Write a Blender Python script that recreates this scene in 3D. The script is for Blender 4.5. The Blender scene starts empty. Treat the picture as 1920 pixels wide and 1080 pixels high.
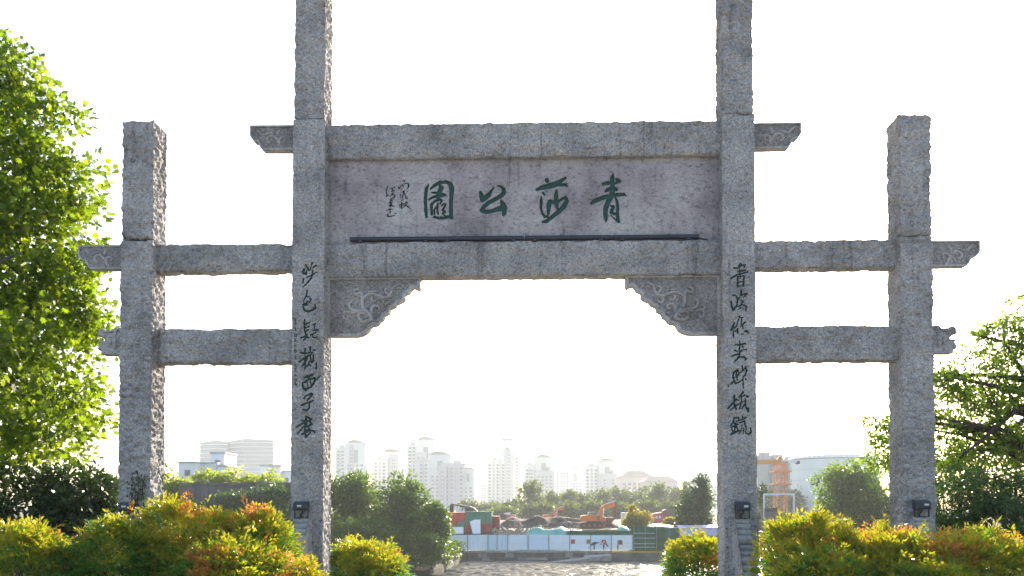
import bpy, math, random
import numpy as np
from mathutils import Vector, Matrix

random.seed(7)
rng = np.random.default_rng(7)
R = math.radians
SC = bpy.context.scene
COL = SC.collection

# ------------------------------------------------------------------ camera
F_PX, CX, CY, PITCH, EYE = 1650.0, 960.0, 906.8, R(1.5), 1.6
cd = bpy.data.cameras.new('camera')
cam = bpy.data.objects.new('camera', cd)
COL.objects.link(cam)
cam.location = (0, 0, EYE)
cam.rotation_euler = (R(90) + PITCH, 0, 0)
cd.sensor_width = 36
cd.lens = F_PX / 1920 * 36
cd.shift_y = (CY - 540) / 1920
cd.clip_start = 0.1
cd.clip_end = 6000
cd.dof.use_dof = True
cd.dof.focus_distance = 15.7
cd.dof.aperture_fstop = 2.2
SC.camera = cam

# ------------------------------------------------------------------ sky, sun, exposure
SUN_AZ, SUN_EL = R(15), R(21)          # azimuth to the right of straight ahead (+Y), elevation
w = bpy.data.worlds.new('World')
SC.world = w
w.use_nodes = True
nt = w.node_tree
sky = nt.nodes.new('ShaderNodeTexSky')
sky.sky_type = 'NISHITA'
sky.sun_disc = False
sky.sun_elevation = SUN_EL
sky.sun_rotation = SUN_AZ
sky.air_density = 1.0
sky.dust_density = 2.5
sky.ozone_density = 1.0
bg = nt.nodes['Background']
bg.inputs['Strength'].default_value = 0.10
nt.links.new(sky.outputs[0], bg.inputs['Color'])
sl = bpy.data.lights.new('sun', 'SUN')
sl.energy = 3.7
sl.angle = R(0.6)
sl.color = (1.0, 0.88, 0.70)
sun = bpy.data.objects.new('sun', sl)
COL.objects.link(sun)
sd = Vector((math.sin(SUN_AZ) * math.cos(SUN_EL), math.cos(SUN_AZ) * math.cos(SUN_EL), math.sin(SUN_EL)))
sun.rotation_euler = sd.to_track_quat('Z', 'Y').to_euler()
sun.location = (0, 0, 60)
SC.view_settings.view_transform = 'Standard'
SC.view_settings.look = 'None'
SC.view_settings.exposure = 1.95
SC.view_settings.gamma = 1.0
SC.view_settings.use_curve_mapping = False
SC.cycles.use_denoising = True
SC.cycles.denoising_prefilter = 'NONE'
SC.cycles.max_bounces = 8
SC.cycles.diffuse_bounces = 3
SC.cycles.glossy_bounces = 3
SC.cycles.transmission_bounces = 4
SC.cycles.transparent_max_bounces = 8
SC.cycles.volume_bounces = 1
SC.cycles.caustics_reflective = False
SC.cycles.caustics_refractive = False


def at(u, v, Y):
    """world point at depth Y that the photograph shows at pixel (u, v) of 1920x1080"""
    a, b = (u - CX) / F_PX, (CY - v) / F_PX
    d = Vector((a, math.cos(PITCH) - b * math.sin(PITCH), math.sin(PITCH) + b * math.cos(PITCH)))
    return Vector((0, 0, EYE)) + d * (Y / d.y)


# gate frame: local x along the gate, local y away from the camera, local z up
GD, GYAW = 15.7, R(-1.5)
GX = Vector((math.cos(GYAW), math.sin(GYAW), 0))
GY = Vector((-math.sin(GYAW), math.cos(GYAW), 0))
GO = Vector((0, GD, 0))


def gp(u, v, ly=0.0):
    """gate-local (x, z) of pixel (u, v) on the plane local y = ly"""
    a, b = (u - CX) / F_PX, (CY - v) / F_PX
    d = Vector((a, math.cos(PITCH) - b * math.sin(PITCH), math.sin(PITCH) + b * math.cos(PITCH)))
    o = Vector((0, 0, EYE)) - GO
    t = (ly - o.dot(GY)) / d.dot(GY)
    p = o + d * t
    return p.dot(GX), p.z


# ------------------------------------------------------------------ helpers: objects
def link(name, me, parent=None, mat=None):
    o = bpy.data.objects.new(name, me)
    COL.objects.link(o)
    if parent is not None:
        o.parent = parent
    if mat is not None and me is not None:
        me.materials.clear()
        me.materials.append(mat)
    return o


def tag(o, label=None, cat=None, group=None, kind=None):
    if label: o['label'] = label
    if cat: o['category'] = cat
    if group: o['group'] = group
    if kind: o['kind'] = kind
    return o


def empty(name, loc=(0, 0, 0), rz=0.0):
    o = bpy.data.objects.new(name, None)
    COL.objects.link(o)
    o.location = loc
    o.rotation_euler = (0, 0, rz)
    o.empty_display_size = 0.2
    return o


def np_mesh(name, V, faces, smooth=False):
    """faces: (n,k) int array, or a list of such arrays"""
    if not isinstance(faces, list):
        faces = [faces]
    faces = [np.asarray(f, dtype=np.int32) for f in faces if len(f)]
    me = bpy.data.meshes.new(name)
    V = np.ascontiguousarray(V, dtype=np.float32)
    me.vertices.add(len(V))
    me.vertices.foreach_set('co', V.ravel())
    loops = np.concatenate([f.ravel() for f in faces])
    tot = np.concatenate([np.full(len(f), f.shape[1], dtype=np.int32) for f in faces])
    start = np.concatenate([[0], np.cumsum(tot)[:-1]]).astype(np.int32)
    me.loops.add(len(loops))
    me.loops.foreach_set('vertex_index', loops)
    me.polygons.add(len(tot))
    me.polygons.foreach_set('loop_start', start)
    if smooth:
        me.polygons.foreach_set('use_smooth', np.ones(len(tot), dtype=bool))
    me.update(calc_edges=True)
    return me


class MB:
    """collects simple solids into one mesh"""
    def __init__(self):
        self.v, self.f = [], []

    def add(self, vs, fs):
        n = len(self.v)
        self.v += [tuple(p) for p in vs]
        self.f += [tuple(i + n for i in f) for f in fs]
        return self

    def box(self, x0, x1, y0, y1, z0, z1):
        return self.add([(x0, y0, z0), (x1, y0, z0), (x1, y1, z0), (x0, y1, z0), (x0, y0, z1), (x1, y0, z1), (x1, y1, z1), (x0, y1, z1)],
                        [(0, 3, 2, 1), (4, 5, 6, 7), (0, 1, 5, 4), (1, 2, 6, 5), (2, 3, 7, 6), (3, 0, 4, 7)])

    def cbox(self, x0, x1, y0, y1, z0, z1, c=0.02):
        """box with chamfered vertical and top edges seen from the front"""
        pts = [(x0 + c, z0), (x1 - c, z0), (x1, z0 + c), (x1, z1 - c), (x1 - c, z1), (x0 + c, z1), (x0, z1 - c), (x0, z0 + c)]
        return self.prism(pts, y0, y1)

    def prism(self, pts, y0, y1):
        """polygon in x,z (counter-clockwise seen from -y) extruded from y0 to y1"""
        n = len(pts)
        v = [(p[0], y0, p[1]) for p in pts] + [(p[0], y1, p[1]) for p in pts]
        f = [tuple(range(n)), tuple(range(2 * n - 1, n - 1, -1))]
        f += [(i, i + n, (i + 1) % n + n, (i + 1) % n) for i in range(n)]
        return self.add(v, f)

    def prism_x(self, pts, x0, x1):
        """polygon in y,z extruded along x"""
        n = len(pts)
        v = [(x0, p[0], p[1]) for p in pts] + [(x1, p[0], p[1]) for p in pts]
        f = [tuple(range(n)), tuple(range(2 * n - 1, n - 1, -1))]
        f += [(i, i + n, (i + 1) % n + n, (i + 1) % n) for i in range(n)]
        return self.add(v, f)

    def tube(self, path, rad, seg=6, cap=True):
        path = [Vector(p) for p in path]
        if not hasattr(rad, '__len__'):
            rad = [rad] * len(path)
        n0 = len(self.v)
        up = None
        for i, p in enumerate(path):
            d = (path[min(i + 1, len(path) - 1)] - path[max(i - 1, 0)])
            d = d.normalized() if d.length > 1e-9 else Vector((0, 0, 1))
            ref = Vector((0, 0, 1)) if abs(d.z) < 0.9 else Vector((1, 0, 0))
            if up is not None:
                ref = up
            x = d.cross(ref)
            x = x.normalized() if x.length > 1e-6 else d.orthogonal().normalized()
            y = x.cross(d).normalized()
            up = y
            for k in range(seg):
                a = 2 * math.pi * k / seg
                q = p + (x * math.cos(a) + y * math.sin(a)) * rad[i]
                self.v.append((q.x, q.y, q.z))
        for i in range(len(path) - 1):
            for k in range(seg):
                a, b = n0 + i * seg + k, n0 + i * seg + (k + 1) % seg
                self.f.append((a, b, b + seg, a + seg))
        if cap:
            self.f.append(tuple(n0 + k for k in range(seg))[::-1])
            self.f.append(tuple(n0 + (len(path) - 1) * seg + k for k in range(seg)))
        return self

    def bar(self, a, b, r):
        return self.tube([a, b], r, 4)

    def mesh(self, name, smooth=False):
        me = bpy.data.meshes.new(name)
        me.from_pydata(self.v, [], self.f)
        if smooth:
            for p in me.polygons: p.use_smooth = True
        me.update()
        return me

    def build(self, name, mat, parent=None, smooth=False):
        return link(name, self.mesh(name, smooth), parent, mat)


# ------------------------------------------------------------------ helpers: noise (numpy)
def _hash(ix, iy, iz, seed):
    h = (ix.astype(np.uint32) * np.uint32(374761393) + iy.astype(np.uint32) * np.uint32(668265263)
         + iz.astype(np.uint32) * np.uint32(2147483647) + np.uint32(seed * 974711 & 0xffffffff))
    h = (h ^ (h >> np.uint32(13))) * np.uint32(1274126177)
    h = (h ^ (h >> np.uint32(16))) * np.uint32(2246822519)
    return ((h ^ (h >> np.uint32(15))) & np.uint32(0xffffff)).astype(np.float32) / 16777215.0


def vnoise(P, seed=1):
    P = np.asarray(P, dtype=np.float64) + 1000.0
    I = np.floor(P).astype(np.int64)
    f = P - I
    f = f * f * (3 - 2 * f)
    r = 0
    for dx in (0, 1):
        for dy in (0, 1):
            for dz in (0, 1):
                wgt = (f[:, 0] if dx else 1 - f[:, 0]) * (f[:, 1] if dy else 1 - f[:, 1]) * (f[:, 2] if dz else 1 - f[:, 2])
                r = r + wgt * _hash(I[:, 0] + dx, I[:, 1] + dy, I[:, 2] + dz, seed)
    return r * 2 - 1


def fbm(P, oct=4, seed=1, gain=0.5):
    P = np.asarray(P, dtype=np.float64)
    a, s, r = 1.0, 1.0, 0
    for k in range(oct):
        r = r + a * vnoise(P * s, seed + k * 17)
        a *= gain
        s *= 2.03
    return r


def worley(P, seed=1):
    P = np.asarray(P, dtype=np.float64) + 1000.0
    I = np.floor(P).astype(np.int64)
    best = np.full(len(P), 9.0)
    for dx in (-1, 0, 1):
        for dy in (-1, 0, 1):
            for dz in (-1, 0, 1):
                x, y, z = I[:, 0] + dx, I[:, 1] + dy, I[:, 2] + dz
                q = np.stack([x + _hash(x, y, z, seed), y + _hash(x, y, z, seed + 1), z + _hash(x, y, z, seed + 2)], 1)
                best = np.minimum(best, ((q - P) ** 2).sum(1))
    return np.sqrt(best)


# ------------------------------------------------------------------ materials
def new_mat(name):
    m = bpy.data.materials.new(name)
    m.use_nodes = True
    n = m.node_tree.nodes
    return m, n, m.node_tree.links, n['Principled BSDF']


def ramp(n, stops):
    r = n.new('ShaderNodeValToRGB')
    el = r.color_ramp.elements
    while len(el) < len(stops): el.new(0.5)
    for e, (p, c) in zip(el, stops):
        e.position = p
        e.color = (c[0], c[1], c[2], 1)
    return r


def noise_node(n, l, coord, scale, detail=4, rough=0.55, mapping=None):
    t = n.new('ShaderNodeTexNoise')
    t.inputs['Scale'].default_value = scale
    t.inputs['Detail'].default_value = detail
    t.inputs['Roughness'].default_value = rough
    if mapping:
        mp = n.new('ShaderNodeMapping')
        mp.inputs['Scale'].default_value = mapping
        l.new(coord, mp.inputs['Vector'])
        coord = mp.outputs[0]
    l.new(coord, t.inputs['Vector'])
    return t


def mixc(n, l, fac, a, b, mode='MIX'):
    m = n.new('ShaderNodeMix')
    m.data_type = 'RGBA'
    m.blend_type = mode
    for sock, val in ((m.inputs['Factor'], fac), (m.inputs[6], a), (m.inputs[7], b)):
        if hasattr(val, 'is_linked') or hasattr(val, 'links'):
            l.new(val, sock)
        elif isinstance(val, (int, float)):
            sock.default_value = val
        else:
            sock.default_value = (*val, 1)
    return m.outputs[2]


def flat(name, col, rough=0.6, metal=0.0, var=0.12, scale=3.0, bump=0.0):
    m, n, l, b = new_mat(name)
    tc = n.new('ShaderNodeTexCoord')
    t = noise_node(n, l, tc.outputs['Object'], scale, 5, 0.65)
    r = ramp(n, [(0.3, [c * (1 - var) for c in col]), (0.7, [min(1, c * (1 + var)) for c in col])])
    l.new(t.outputs['Fac'], r.inputs[0])
    l.new(r.outputs[0], b.inputs['Base Color'])
    b.inputs['Roughness'].default_value = rough
    b.inputs['Metallic'].default_value = metal
    if bump:
        bp = n.new('ShaderNodeBump')
        bp.inputs['Strength'].default_value = bump
        bp.inputs['Distance'].default_value = 0.02
        l.new(t.outputs['Fac'], bp.inputs['Height'])
        l.new(bp.outputs[0], b.inputs['Normal'])
    return m


def granite(name, base=0.26, streak=0.55, speck=0.5, bump=0.6, tint=(0.98, 0.99, 1.03), fine=70.0, lichen=0.25):
    m, n, l, b = new_mat(name)
    tc = n.new('ShaderNodeTexCoord').outputs['Object']
    big = noise_node(n, l, tc, 1.3, 5, 0.6)
    r0 = ramp(n, [(0.30, [base * 0.62 * t for t in tint]), (0.52, [base * t for t in tint]), (0.75, [base * 1.28 * t for t in (1.02, 0.99, 0.98)])])
    l.new(big.outputs['Fac'], r0.inputs[0])
    sp = noise_node(n, l, tc, fine, 3, 0.8)
    r1 = ramp(n, [(0.34, (0.30, 0.30, 0.32)), (0.47, (0.9, 0.9, 0.92)), (0.56, (1.05, 1.03, 1.0)), (0.68, (1.9, 1.85, 1.8))])
    l.new(sp.outputs['Fac'], r1.inputs[0])
    c = mixc(n, l, speck, r0.outputs[0], r1.outputs[0], 'MULTIPLY')
    mid = noise_node(n, l, tc, 1.0, 4, 0.7, (13, 13, 19))
    r2 = ramp(n, [(0.34, (0.38, 0.38, 0.39)), (0.43, (0.88, 0.88, 0.88)), (0.58, (1.05, 1.05, 1.05)), (0.7, (1.25, 1.23, 1.22))])
    l.new(mid.outputs['Fac'], r2.inputs[0])
    c = mixc(n, l, 0.8, c, r2.outputs[0], 'MULTIPLY')
    # rain streaks: long in z, narrow in x
    st = noise_node(n, l, tc, 1.0, 5, 0.6, (7.0, 3.0, 0.42))
    rs = ramp(n, [(0.585, (1, 1, 1)), (0.65, (0.6, 0.6, 0.61)), (0.72, (0.28, 0.28, 0.29))])
    l.new(st.outputs['Fac'], rs.inputs[0])
    c = mixc(n, l, streak, c, rs.outputs[0], 'MULTIPLY')
    li = noise_node(n, l, tc, 2.2, 6, 0.7)
    rl = ramp(n, [(0.60, (0, 0, 0)), (0.72, (1, 1, 1))])
    l.new(li.outputs['Fac'], rl.inputs[0])
    ml = n.new('ShaderNodeMath'); ml.operation = 'MULTIPLY'; ml.inputs[1].default_value = lichen
    l.new(rl.outputs[0], ml.inputs[0])
    c = mixc(n, l, ml.outputs[0], c, (0.13, 0.125, 0.09))
    l.new(c, b.inputs['Base Color'])
    b.inputs['Roughness'].default_value = 0.85
    b.inputs['Specular IOR Level'].default_value = 0.3
    if bump:
        bn = noise_node(n, l, tc, 24, 6, 0.75)
        bp = n.new('ShaderNodeBump')
        bp.inputs['Strength'].default_value = bump
        bp.inputs['Distance'].default_value = 0.03
        l.new(bn.outputs['Fac'], bp.inputs['Height'])
        l.new(bp.outputs[0], b.inputs['Normal'])
    return m


def leaf_mat(name, cols, trans=0.5, rough=0.45, tboost=(1.5, 1.35, 0.5)):
    """cols: colours spread over the single leaves at random"""
    m, n, l, b = new_mat(name)
    g = n.new('ShaderNodeNewGeometry')
    k = len(cols)
    r = ramp(n, [(i / max(1, k - 1), c) for i, c in enumerate(cols)])
    l.new(g.outputs['Random Per Island'], r.inputs[0])
    l.new(r.outputs[0], b.inputs['Base Color'])
    b.inputs['Roughness'].default_value = rough
    b.inputs['Specular IOR Level'].default_value = 0.35
    tr = n.new('ShaderNodeBsdfTranslucent')
    tcol = mixc(n, l, 1.0, r.outputs[0], tboost, 'MULTIPLY')
    l.new(tcol, tr.inputs['Color'])
    mx = n.new('ShaderNodeMixShader')
    mx.inputs[0].default_value = trans
    l.new(b.outputs[0], mx.inputs[1])
    l.new(tr.outputs[0], mx.inputs[2])
    l.new(mx.outputs[0], n['Material Output'].inputs['Surface'])
    return m


M = {}
M['granite'] = granite('rough_granite', 0.375, 0.6, 0.75, 1.0, (1.01, 0.985, 0.995), 34.0)
M['granite_pillar'] = granite('pillar_granite', 0.385, 0.4, 0.75, 1.0, (1.01, 0.985, 0.995), 34.0)
M['granite_panel'] = granite('panel_granite', 0.315, 0.6, 0.4, 0.2, (1.06, 0.965, 1.01), 42.0, 0.18)
M['granite_carved'] = granite('carved_granite', 0.36, 0.3, 0.6, 0.35, (1.02, 0.99, 1.0), 60.0, 0.15)
M['granite_field'] = granite('shade_darkened_field', 0.26, 0.3, 1.0, 0.8, (1.03, 0.99, 0.99), 50.0, 0.25)  # recess shade put into the colour: sunken bracket field darker than rim and scrolls
M['granite_drum'] = granite('drum_granite', 0.38, 0.3, 0.5, 0.3, (1.0, 1.0, 1.02), 70.0, 0.5)
M['green_paint'] = flat('green_letter_paint', (0.006, 0.052, 0.040), 0.55, 0, 0.45, 40)
M['dark_paint'] = flat('dark_letter_paint', (0.020, 0.050, 0.046), 0.65, 0, 0.6, 40)
M['faint_paint'] = flat('faint_letter_paint', (0.09, 0.10, 0.10), 0.7, 0, 0.5, 40)
M['black_metal'] = flat('black_lamp_metal', (0.018, 0.018, 0.03), 0.4, 0.1, 0.2)
M['lamp_grey'] = flat('lamp_housing_grey', (0.035, 0.045, 0.06), 0.45, 0.1, 0.2, 8)
M['white_paint'] = flat('white_paint', (0.75, 0.77, 0.8), 0.5, 0, 0.06)

# ================================================================== the stone gate
gate = empty('stone_memorial_gate', GO, GYAW)
tag(gate, 'grey granite memorial gateway with four pillars, carved brackets and green lettering', 'gate')


def lattice_shell(xs, ys, zs, disp):
    """welded shell of a box whose grid lines are xs, ys, zs; disp(P, side) -> moved points.
    returns V, dict of side -> quads, front index array [nx, nz]"""
    nx, ny, nz = len(xs), len(ys), len(zs)
    ii, jj, kk = np.meshgrid(np.arange(nx), np.arange(ny), np.arange(nz), indexing='ij')
    bd = (ii == 0) | (ii == nx - 1) | (jj == 0) | (jj == ny - 1) | (kk == 0) | (kk == nz - 1)
    idx = np.full((nx, ny, nz), -1, dtype=np.int32)
    idx[bd] = np.arange(bd.sum())
    P = np.stack([xs[ii[bd]], ys[jj[bd]], zs[kk[bd]]], 1)
    N = np.stack([(ii[bd] == nx - 1) * 1.0 - (ii[bd] == 0), (jj[bd] == ny - 1) * 1.0 - (jj[bd] == 0), (kk[bd] == nz - 1) * 1.0 - (kk[bd] == 0)], 1)
    V = disp(P, N)

    def q(a, flip):
        f = np.stack([a[:-1, :-1].ravel(), a[1:, :-1].ravel(), a[1:, 1:].ravel(), a[:-1, 1:].ravel()], 1)
        return f[:, ::-1] if flip else f
    S = {'front': q(idx[:, 0, :], False), 'back': q(idx[:, -1, :], True),
         'left': q(idx[0], True), 'right': q(idx[-1], False),
         'bottom': q(idx[:, :, 0], True), 'top': q(idx[:, :, -1], False)}
    return V, S, idx[:, 0, :]


def lines(a, b, step):
    return np.linspace(a, b, max(2, int(round((b - a) / step)) + 1))


def rough(amp_front, amp_side, chip, seed, scale=9.0, peck=0.0, grain=0.75):
    def disp(P, N):
        cnt = np.abs(N).sum(1)
        a = fbm(P * np.array([scale * 0.8, scale, scale * 1.5]), 4, seed, 0.6)
        # broad hollows where the pitching tool broke the face away
        h = np.clip(fbm(P * 3.1, 2, seed + 5) - 0.15, 0, 1)
        pit = np.clip(0.42 - worley(P * np.array([8.0, 8.0, 11.0]), seed + 40), 0, 1) * (fbm(P * 2.3, 2, seed + 33) > 0.0)
        s = a * grain - h * 1.0 - pit * 2.2
        A = np.stack([np.full(len(P), amp_side), np.full(len(P), amp_front), np.full(len(P), amp_side * 0.7)], 1)
        D = N * A * s[:, None]
        if peck > 0:
            wv = worley(P * np.array([13, 13, 17.0]), seed + 9)
            side = np.abs(N[:, 0]) > 0
            D[side, 0] -= N[side, 0] * np.clip(0.75 - wv[side], 0, 1) * peck * 1.5
            D[side, 0] -= N[side, 0] * np.abs(fbm(P[side] * 24, 2, seed + 3)) * peck * 0.5
        D[:, 0] = np.where(N[:, 0] > 0, np.minimum(D[:, 0], 0.002), np.where(N[:, 0] < 0, np.maximum(D[:, 0], -0.002), D[:, 0]))
        fr = N[:, 1] < 0
        if chip > 0.019 and fr.any():                # ragged breaks along the lower front arris
            d_ = P[fr, 2] - P[:, 2].min()
            br = np.clip(1 - d_ / 0.10, 0, 1) ** 0.7 * np.clip(fbm(P[fr] * np.array([4.5, 1, 9]), 3, seed + 61) + 0.05, 0, 0.7)
            D[fr, 1] += br * 0.085
        ed = cnt >= 2
        D[ed] *= np.array([0.3, 0.8, 0.3])
        if chip > 0 and ed.any():
            c = np.clip(fbm(P[ed] * 7, 3, seed + 21) + 0.25, 0, 1) * chip + chip * 0.12
            D[ed] -= N[ed] * c[:, None]
        return P + D
    return disp


def rough_block(name, x0, x1, y0, y1, z0, z1, disp, mat, parent, step=0.022, smooth=False, bulge=None):
    V, S, _ = lattice_shell(lines(x0, x1, step), lines(y0, y1, step * 1.3), lines(z0, z1, step), disp)
    if bulge is not None:
        V = bulge(V)
    me = np_mesh(name, V, [S[k] for k in S], smooth)
    return link(name, me, parent, mat)


# ------------------------------------------------------------------ lettering, as brush strokes (x, y, half width) in tracing units
def TR(ox, oy, s, strokes):
    return [[(ox + x / s, oy + y / s, r / s) for (x, y, r) in st] for st in strokes]


S_BIG = 9.822
CH_YUAN = TR(780, 320, S_BIG, [
    [(228, 250, 10), (190, 340, 30), (175, 450, 29), (172, 600, 29), (180, 740, 31), (190, 850, 22)],
    [(265, 340, 12), (330, 275, 28), (430, 215, 30), (560, 205, 28), (630, 240, 38), (660, 320, 48), (652, 420, 38), (645, 550, 36), (643, 700, 36), (645, 800, 36), (655, 872, 28)],
    [(335, 850, 22), (430, 872, 26), (540, 862, 28), (640, 840, 30)],
    [(432, 255, 20), (468, 310, 42), (440, 370, 46), (415, 430, 45), (400, 490, 30)],
    [(290, 402, 15), (380, 405, 20), (540, 442, 18)],
    [(240, 525, 15), (310, 487, 24), (420, 460, 36), (530, 450, 22)],
    [(265, 670, 12), (282, 622, 26), (340, 562, 22), (440, 525, 20), (470, 545, 20), (440, 610, 14)],
    [(290, 640, 20), (285, 720, 25), (290, 795, 24)],
    [(400, 600, 18), (388, 690, 18), (405, 790, 18)],
    [(370, 650, 9), (335, 720, 12), (340, 800, 14)],
    [(470, 640, 13), (510, 602, 15), (542, 620, 16), (512, 680, 15), (488, 720, 18), (530, 760, 24), (478, 785, 12), (560, 842, 11)]])
CH_GONG = TR(880, 320, S_BIG, [
    [(205, 395, 26), (225, 470, 45), (240, 545, 36), (300, 490, 50), (365, 440, 40), (400, 370, 24), (455, 305, 9)],
    [(515, 280, 8), (580, 287, 17), (630, 330, 32), (640, 400, 38), (590, 458, 38), (480, 522, 38), (350, 592, 38), (270, 662, 36), (228, 728, 36), (300, 757, 38), (400, 745, 34), (500, 712, 42), (590, 690, 55)],
    [(582, 550, 18), (620, 620, 48), (645, 690, 50), (640, 780, 42), (630, 808, 30)]])
CH_SHA = TR(995, 320, S_BIG, [
    [(300, 172, 38), (302, 182, 38)],
    [(115, 345, 25), (220, 305, 45), (350, 278, 52), (480, 240, 52), (560, 185, 33), (640, 130, 24)],
    [(540, 255, 33), (620, 252, 28), (665, 275, 20)],
    [(230, 405, 17), (258, 452, 9)],
    [(195, 480, 11), (195, 580, 28), (185, 680, 22), (215, 780, 22), (265, 842, 27), (310, 840, 22)],
    [(318, 800, 24), (330, 720, 33), (335, 620, 43), (360, 562, 40), (420, 580, 38)],
    [(475, 358, 16), (470, 450, 38), (470, 560, 42), (480, 640, 35), (500, 700, 20)],
    [(520, 560, 20), (580, 512, 23), (640, 492, 28), (665, 560, 36), (620, 650, 43), (530, 742, 38), (400, 842, 36), (290, 932, 34), (225, 940, 22)]])
CH_QING = TR(1095, 315, S_BIG, [
    [(540, 103, 11), (520, 180, 38), (525, 300, 42), (530, 420, 42), (500, 530, 45), (460, 600, 45)],
    [(440, 640, 44), (400, 740, 44), (395, 840, 42), (405, 930, 32), (405, 980, 13)],
    [(350, 292, 24), (430, 277, 38), (520, 265, 30)],
    [(590, 192, 16), (640, 240, 40), (685, 250, 8)], [(640, 240, 36), (565, 285, 22)],
    [(390, 430, 14), (430, 402, 33), (500, 380, 30), (580, 385, 30), (602, 402, 20)],
    [(140, 640, 27), (230, 592, 40), (340, 547, 43), (440, 520, 40)],
    [(560, 500, 30), (650, 490, 34), (730, 482, 28), (768, 505, 13)],
    [(580, 545, 11), (610, 620, 26), (625, 740, 27), (620, 850, 27), (625, 960, 38), (640, 985, 28)],
    [(490, 692, 11), (545, 712, 26), (510, 780, 32), (490, 812, 23), (560, 840, 28), (600, 842, 24)],
    [(490, 860, 7), (590, 960, 9)]])
SIG_R = TR(715, 330, 12.7, [
    [(405, 255, 9), (420, 290, 15), (490, 210, 9)], [(510, 190, 8), (525, 260, 8)], [(540, 115, 15), (545, 118, 15)],
    [(530, 180, 8), (610, 165, 10), (652, 200, 12), (640, 270, 12), (608, 300, 8)],
    [(490, 382, 8), (545, 350, 10), (530, 402, 10)], [(465, 440, 8), (463, 485, 8)], [(522, 400, 8), (500, 520, 8)],
    [(550, 400, 8), (580, 520, 10), (612, 540, 8), (612, 500, 6)], [(612, 358, 9), (618, 362, 9)],
    [(478, 582, 8), (520, 555, 8)], [(430, 690, 10), (520, 650, 8)], [(478, 620, 8), (487, 770, 12)], [(440, 740, 10), (450, 720, 6)],
    [(520, 690, 8), (600, 610, 10), (620, 640, 8)], [(580, 610, 8), (590, 700, 12), (690, 770, 10)], [(520, 750, 8), (570, 690, 8)]])
SIG_L = TR(715, 330, 12.7, [
    [(140, 250, 6), (120, 350, 9), (130, 480, 11), (170, 450, 6)], [(220, 300, 7), (320, 260, 9)], [(265, 280, 8), (265, 350, 9)],
    [(240, 360, 8), (310, 342, 9)], [(222, 470, 7), (282, 390, 9)], [(250, 430, 9), (320, 450, 12), (310, 500, 10), (200, 560, 10)],
    [(232, 560, 9), (260, 600, 8)], [(180, 620, 9), (250, 630, 9), (230, 700, 10), (170, 700, 8)], [(200, 715, 8), (312, 715, 8)],
    [(215, 560, 7), (210, 740, 10)], [(110, 820, 10), (200, 780, 10), (270, 790, 8)], [(205, 760, 9), (205, 880, 10)],
    [(150, 905, 12), (158, 960, 14), (220, 962, 12), (300, 935, 10)], [(332, 888, 14), (338, 892, 14)]])
L1 = TR(545, 480, 9, [[(362, 120, 15), (370, 120, 15)], [(255, 150, 13), (300, 230, 16)], [(320, 230, 9), (360, 130, 9)], [(425, 160, 15), (370, 192, 11)],
    [(218, 215, 17), (215, 285, 17), (260, 300, 13), (262, 240, 10)], [(360, 245, 13), (350, 340, 13)], [(265, 365, 11), (330, 330, 15), (430, 267, 13)],
    [(345, 370, 15), (290, 440, 15), (215, 520, 8)], [(215, 380, 13), (207, 458, 8)]])
L2 = TR(545, 480, 9, [[(280, 577, 11), (265, 660, 13), (215, 770, 8)], [(280, 690, 9), (315, 680, 9)], [(320, 715, 11), (350, 727, 11), (310, 790, 11)],
    [(205, 820, 13), (270, 790, 19), (292, 758, 9)], [(210, 850, 13), (230, 910, 17), (300, 935, 17), (380, 902, 20), (415, 872, 18), (410, 815, 8)], [(240, 832, 10), (292, 820, 8)]])
L3 = TR(545, 590, 9, [[(235, 82, 11), (222, 160, 13), (235, 290, 13), (250, 330, 12)], [(245, 155, 9), (320, 130, 11)], [(245, 222, 11), (305, 200, 13)],
    [(250, 280, 11), (300, 255, 11)], [(170, 390, 13), (240, 360, 15), (300, 387, 11)], [(270, 340, 13), (240, 410, 19), (210, 430, 8)],
    [(370, 170, 9), (415, 150, 13)], [(395, 160, 9), (400, 260, 9)], [(375, 265, 9), (455, 260, 15), (462, 275, 11)], [(330, 340, 11), (430, 295, 11)],
    [(365, 350, 9), (375, 380, 11), (442, 380, 11)]])
L4 = TR(545, 590, 9, [[(170, 640, 11), (220, 655, 15), (370, 635, 9)], [(245, 575, 13), (245, 700, 9)], [(325, 547, 18), (330, 620, 9)], [(370, 600, 9), (407, 590, 15)],
    [(130, 795, 11), (220, 740, 14), (370, 650, 9)], [(290, 700, 11), (250, 780, 15), (180, 885, 9)], [(240, 770, 15), (240, 910, 11)], [(270, 880, 11), (310, 790, 11)],
    [(325, 680, 9), (350, 800, 13)], [(380, 680, 11), (387, 770, 15), (350, 810, 8)], [(430, 812, 9), (430, 910, 15)], [(290, 830, 11), (330, 862, 11)]])
L5 = TR(545, 700, 8.3125, [[(225, 55, 17), (340, 22, 17)], [(285, 50, 14), (260, 110, 12)], [(180, 150, 13), (190, 220, 17), (225, 260, 17)],
    [(190, 150, 11), (280, 100, 13), (370, 70, 15), (385, 92, 15), (360, 150, 15), (310, 210, 13), (225, 255, 15)], [(250, 130, 8), (265, 200, 8)], [(310, 100, 8), (310, 180, 8)],
    [(410, 90, 9), (460, 37, 9)]])
L6 = TR(545, 700, 8.3125, [[(210, 395, 11), (230, 350, 13), (330, 315, 13), (340, 327, 13), (270, 400, 13), (250, 420, 11)], [(160, 495, 13), (270, 455, 13), (350, 422, 11)],
    [(285, 450, 11), (285, 540, 13), (250, 580, 15), (190, 560, 9)]])
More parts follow.
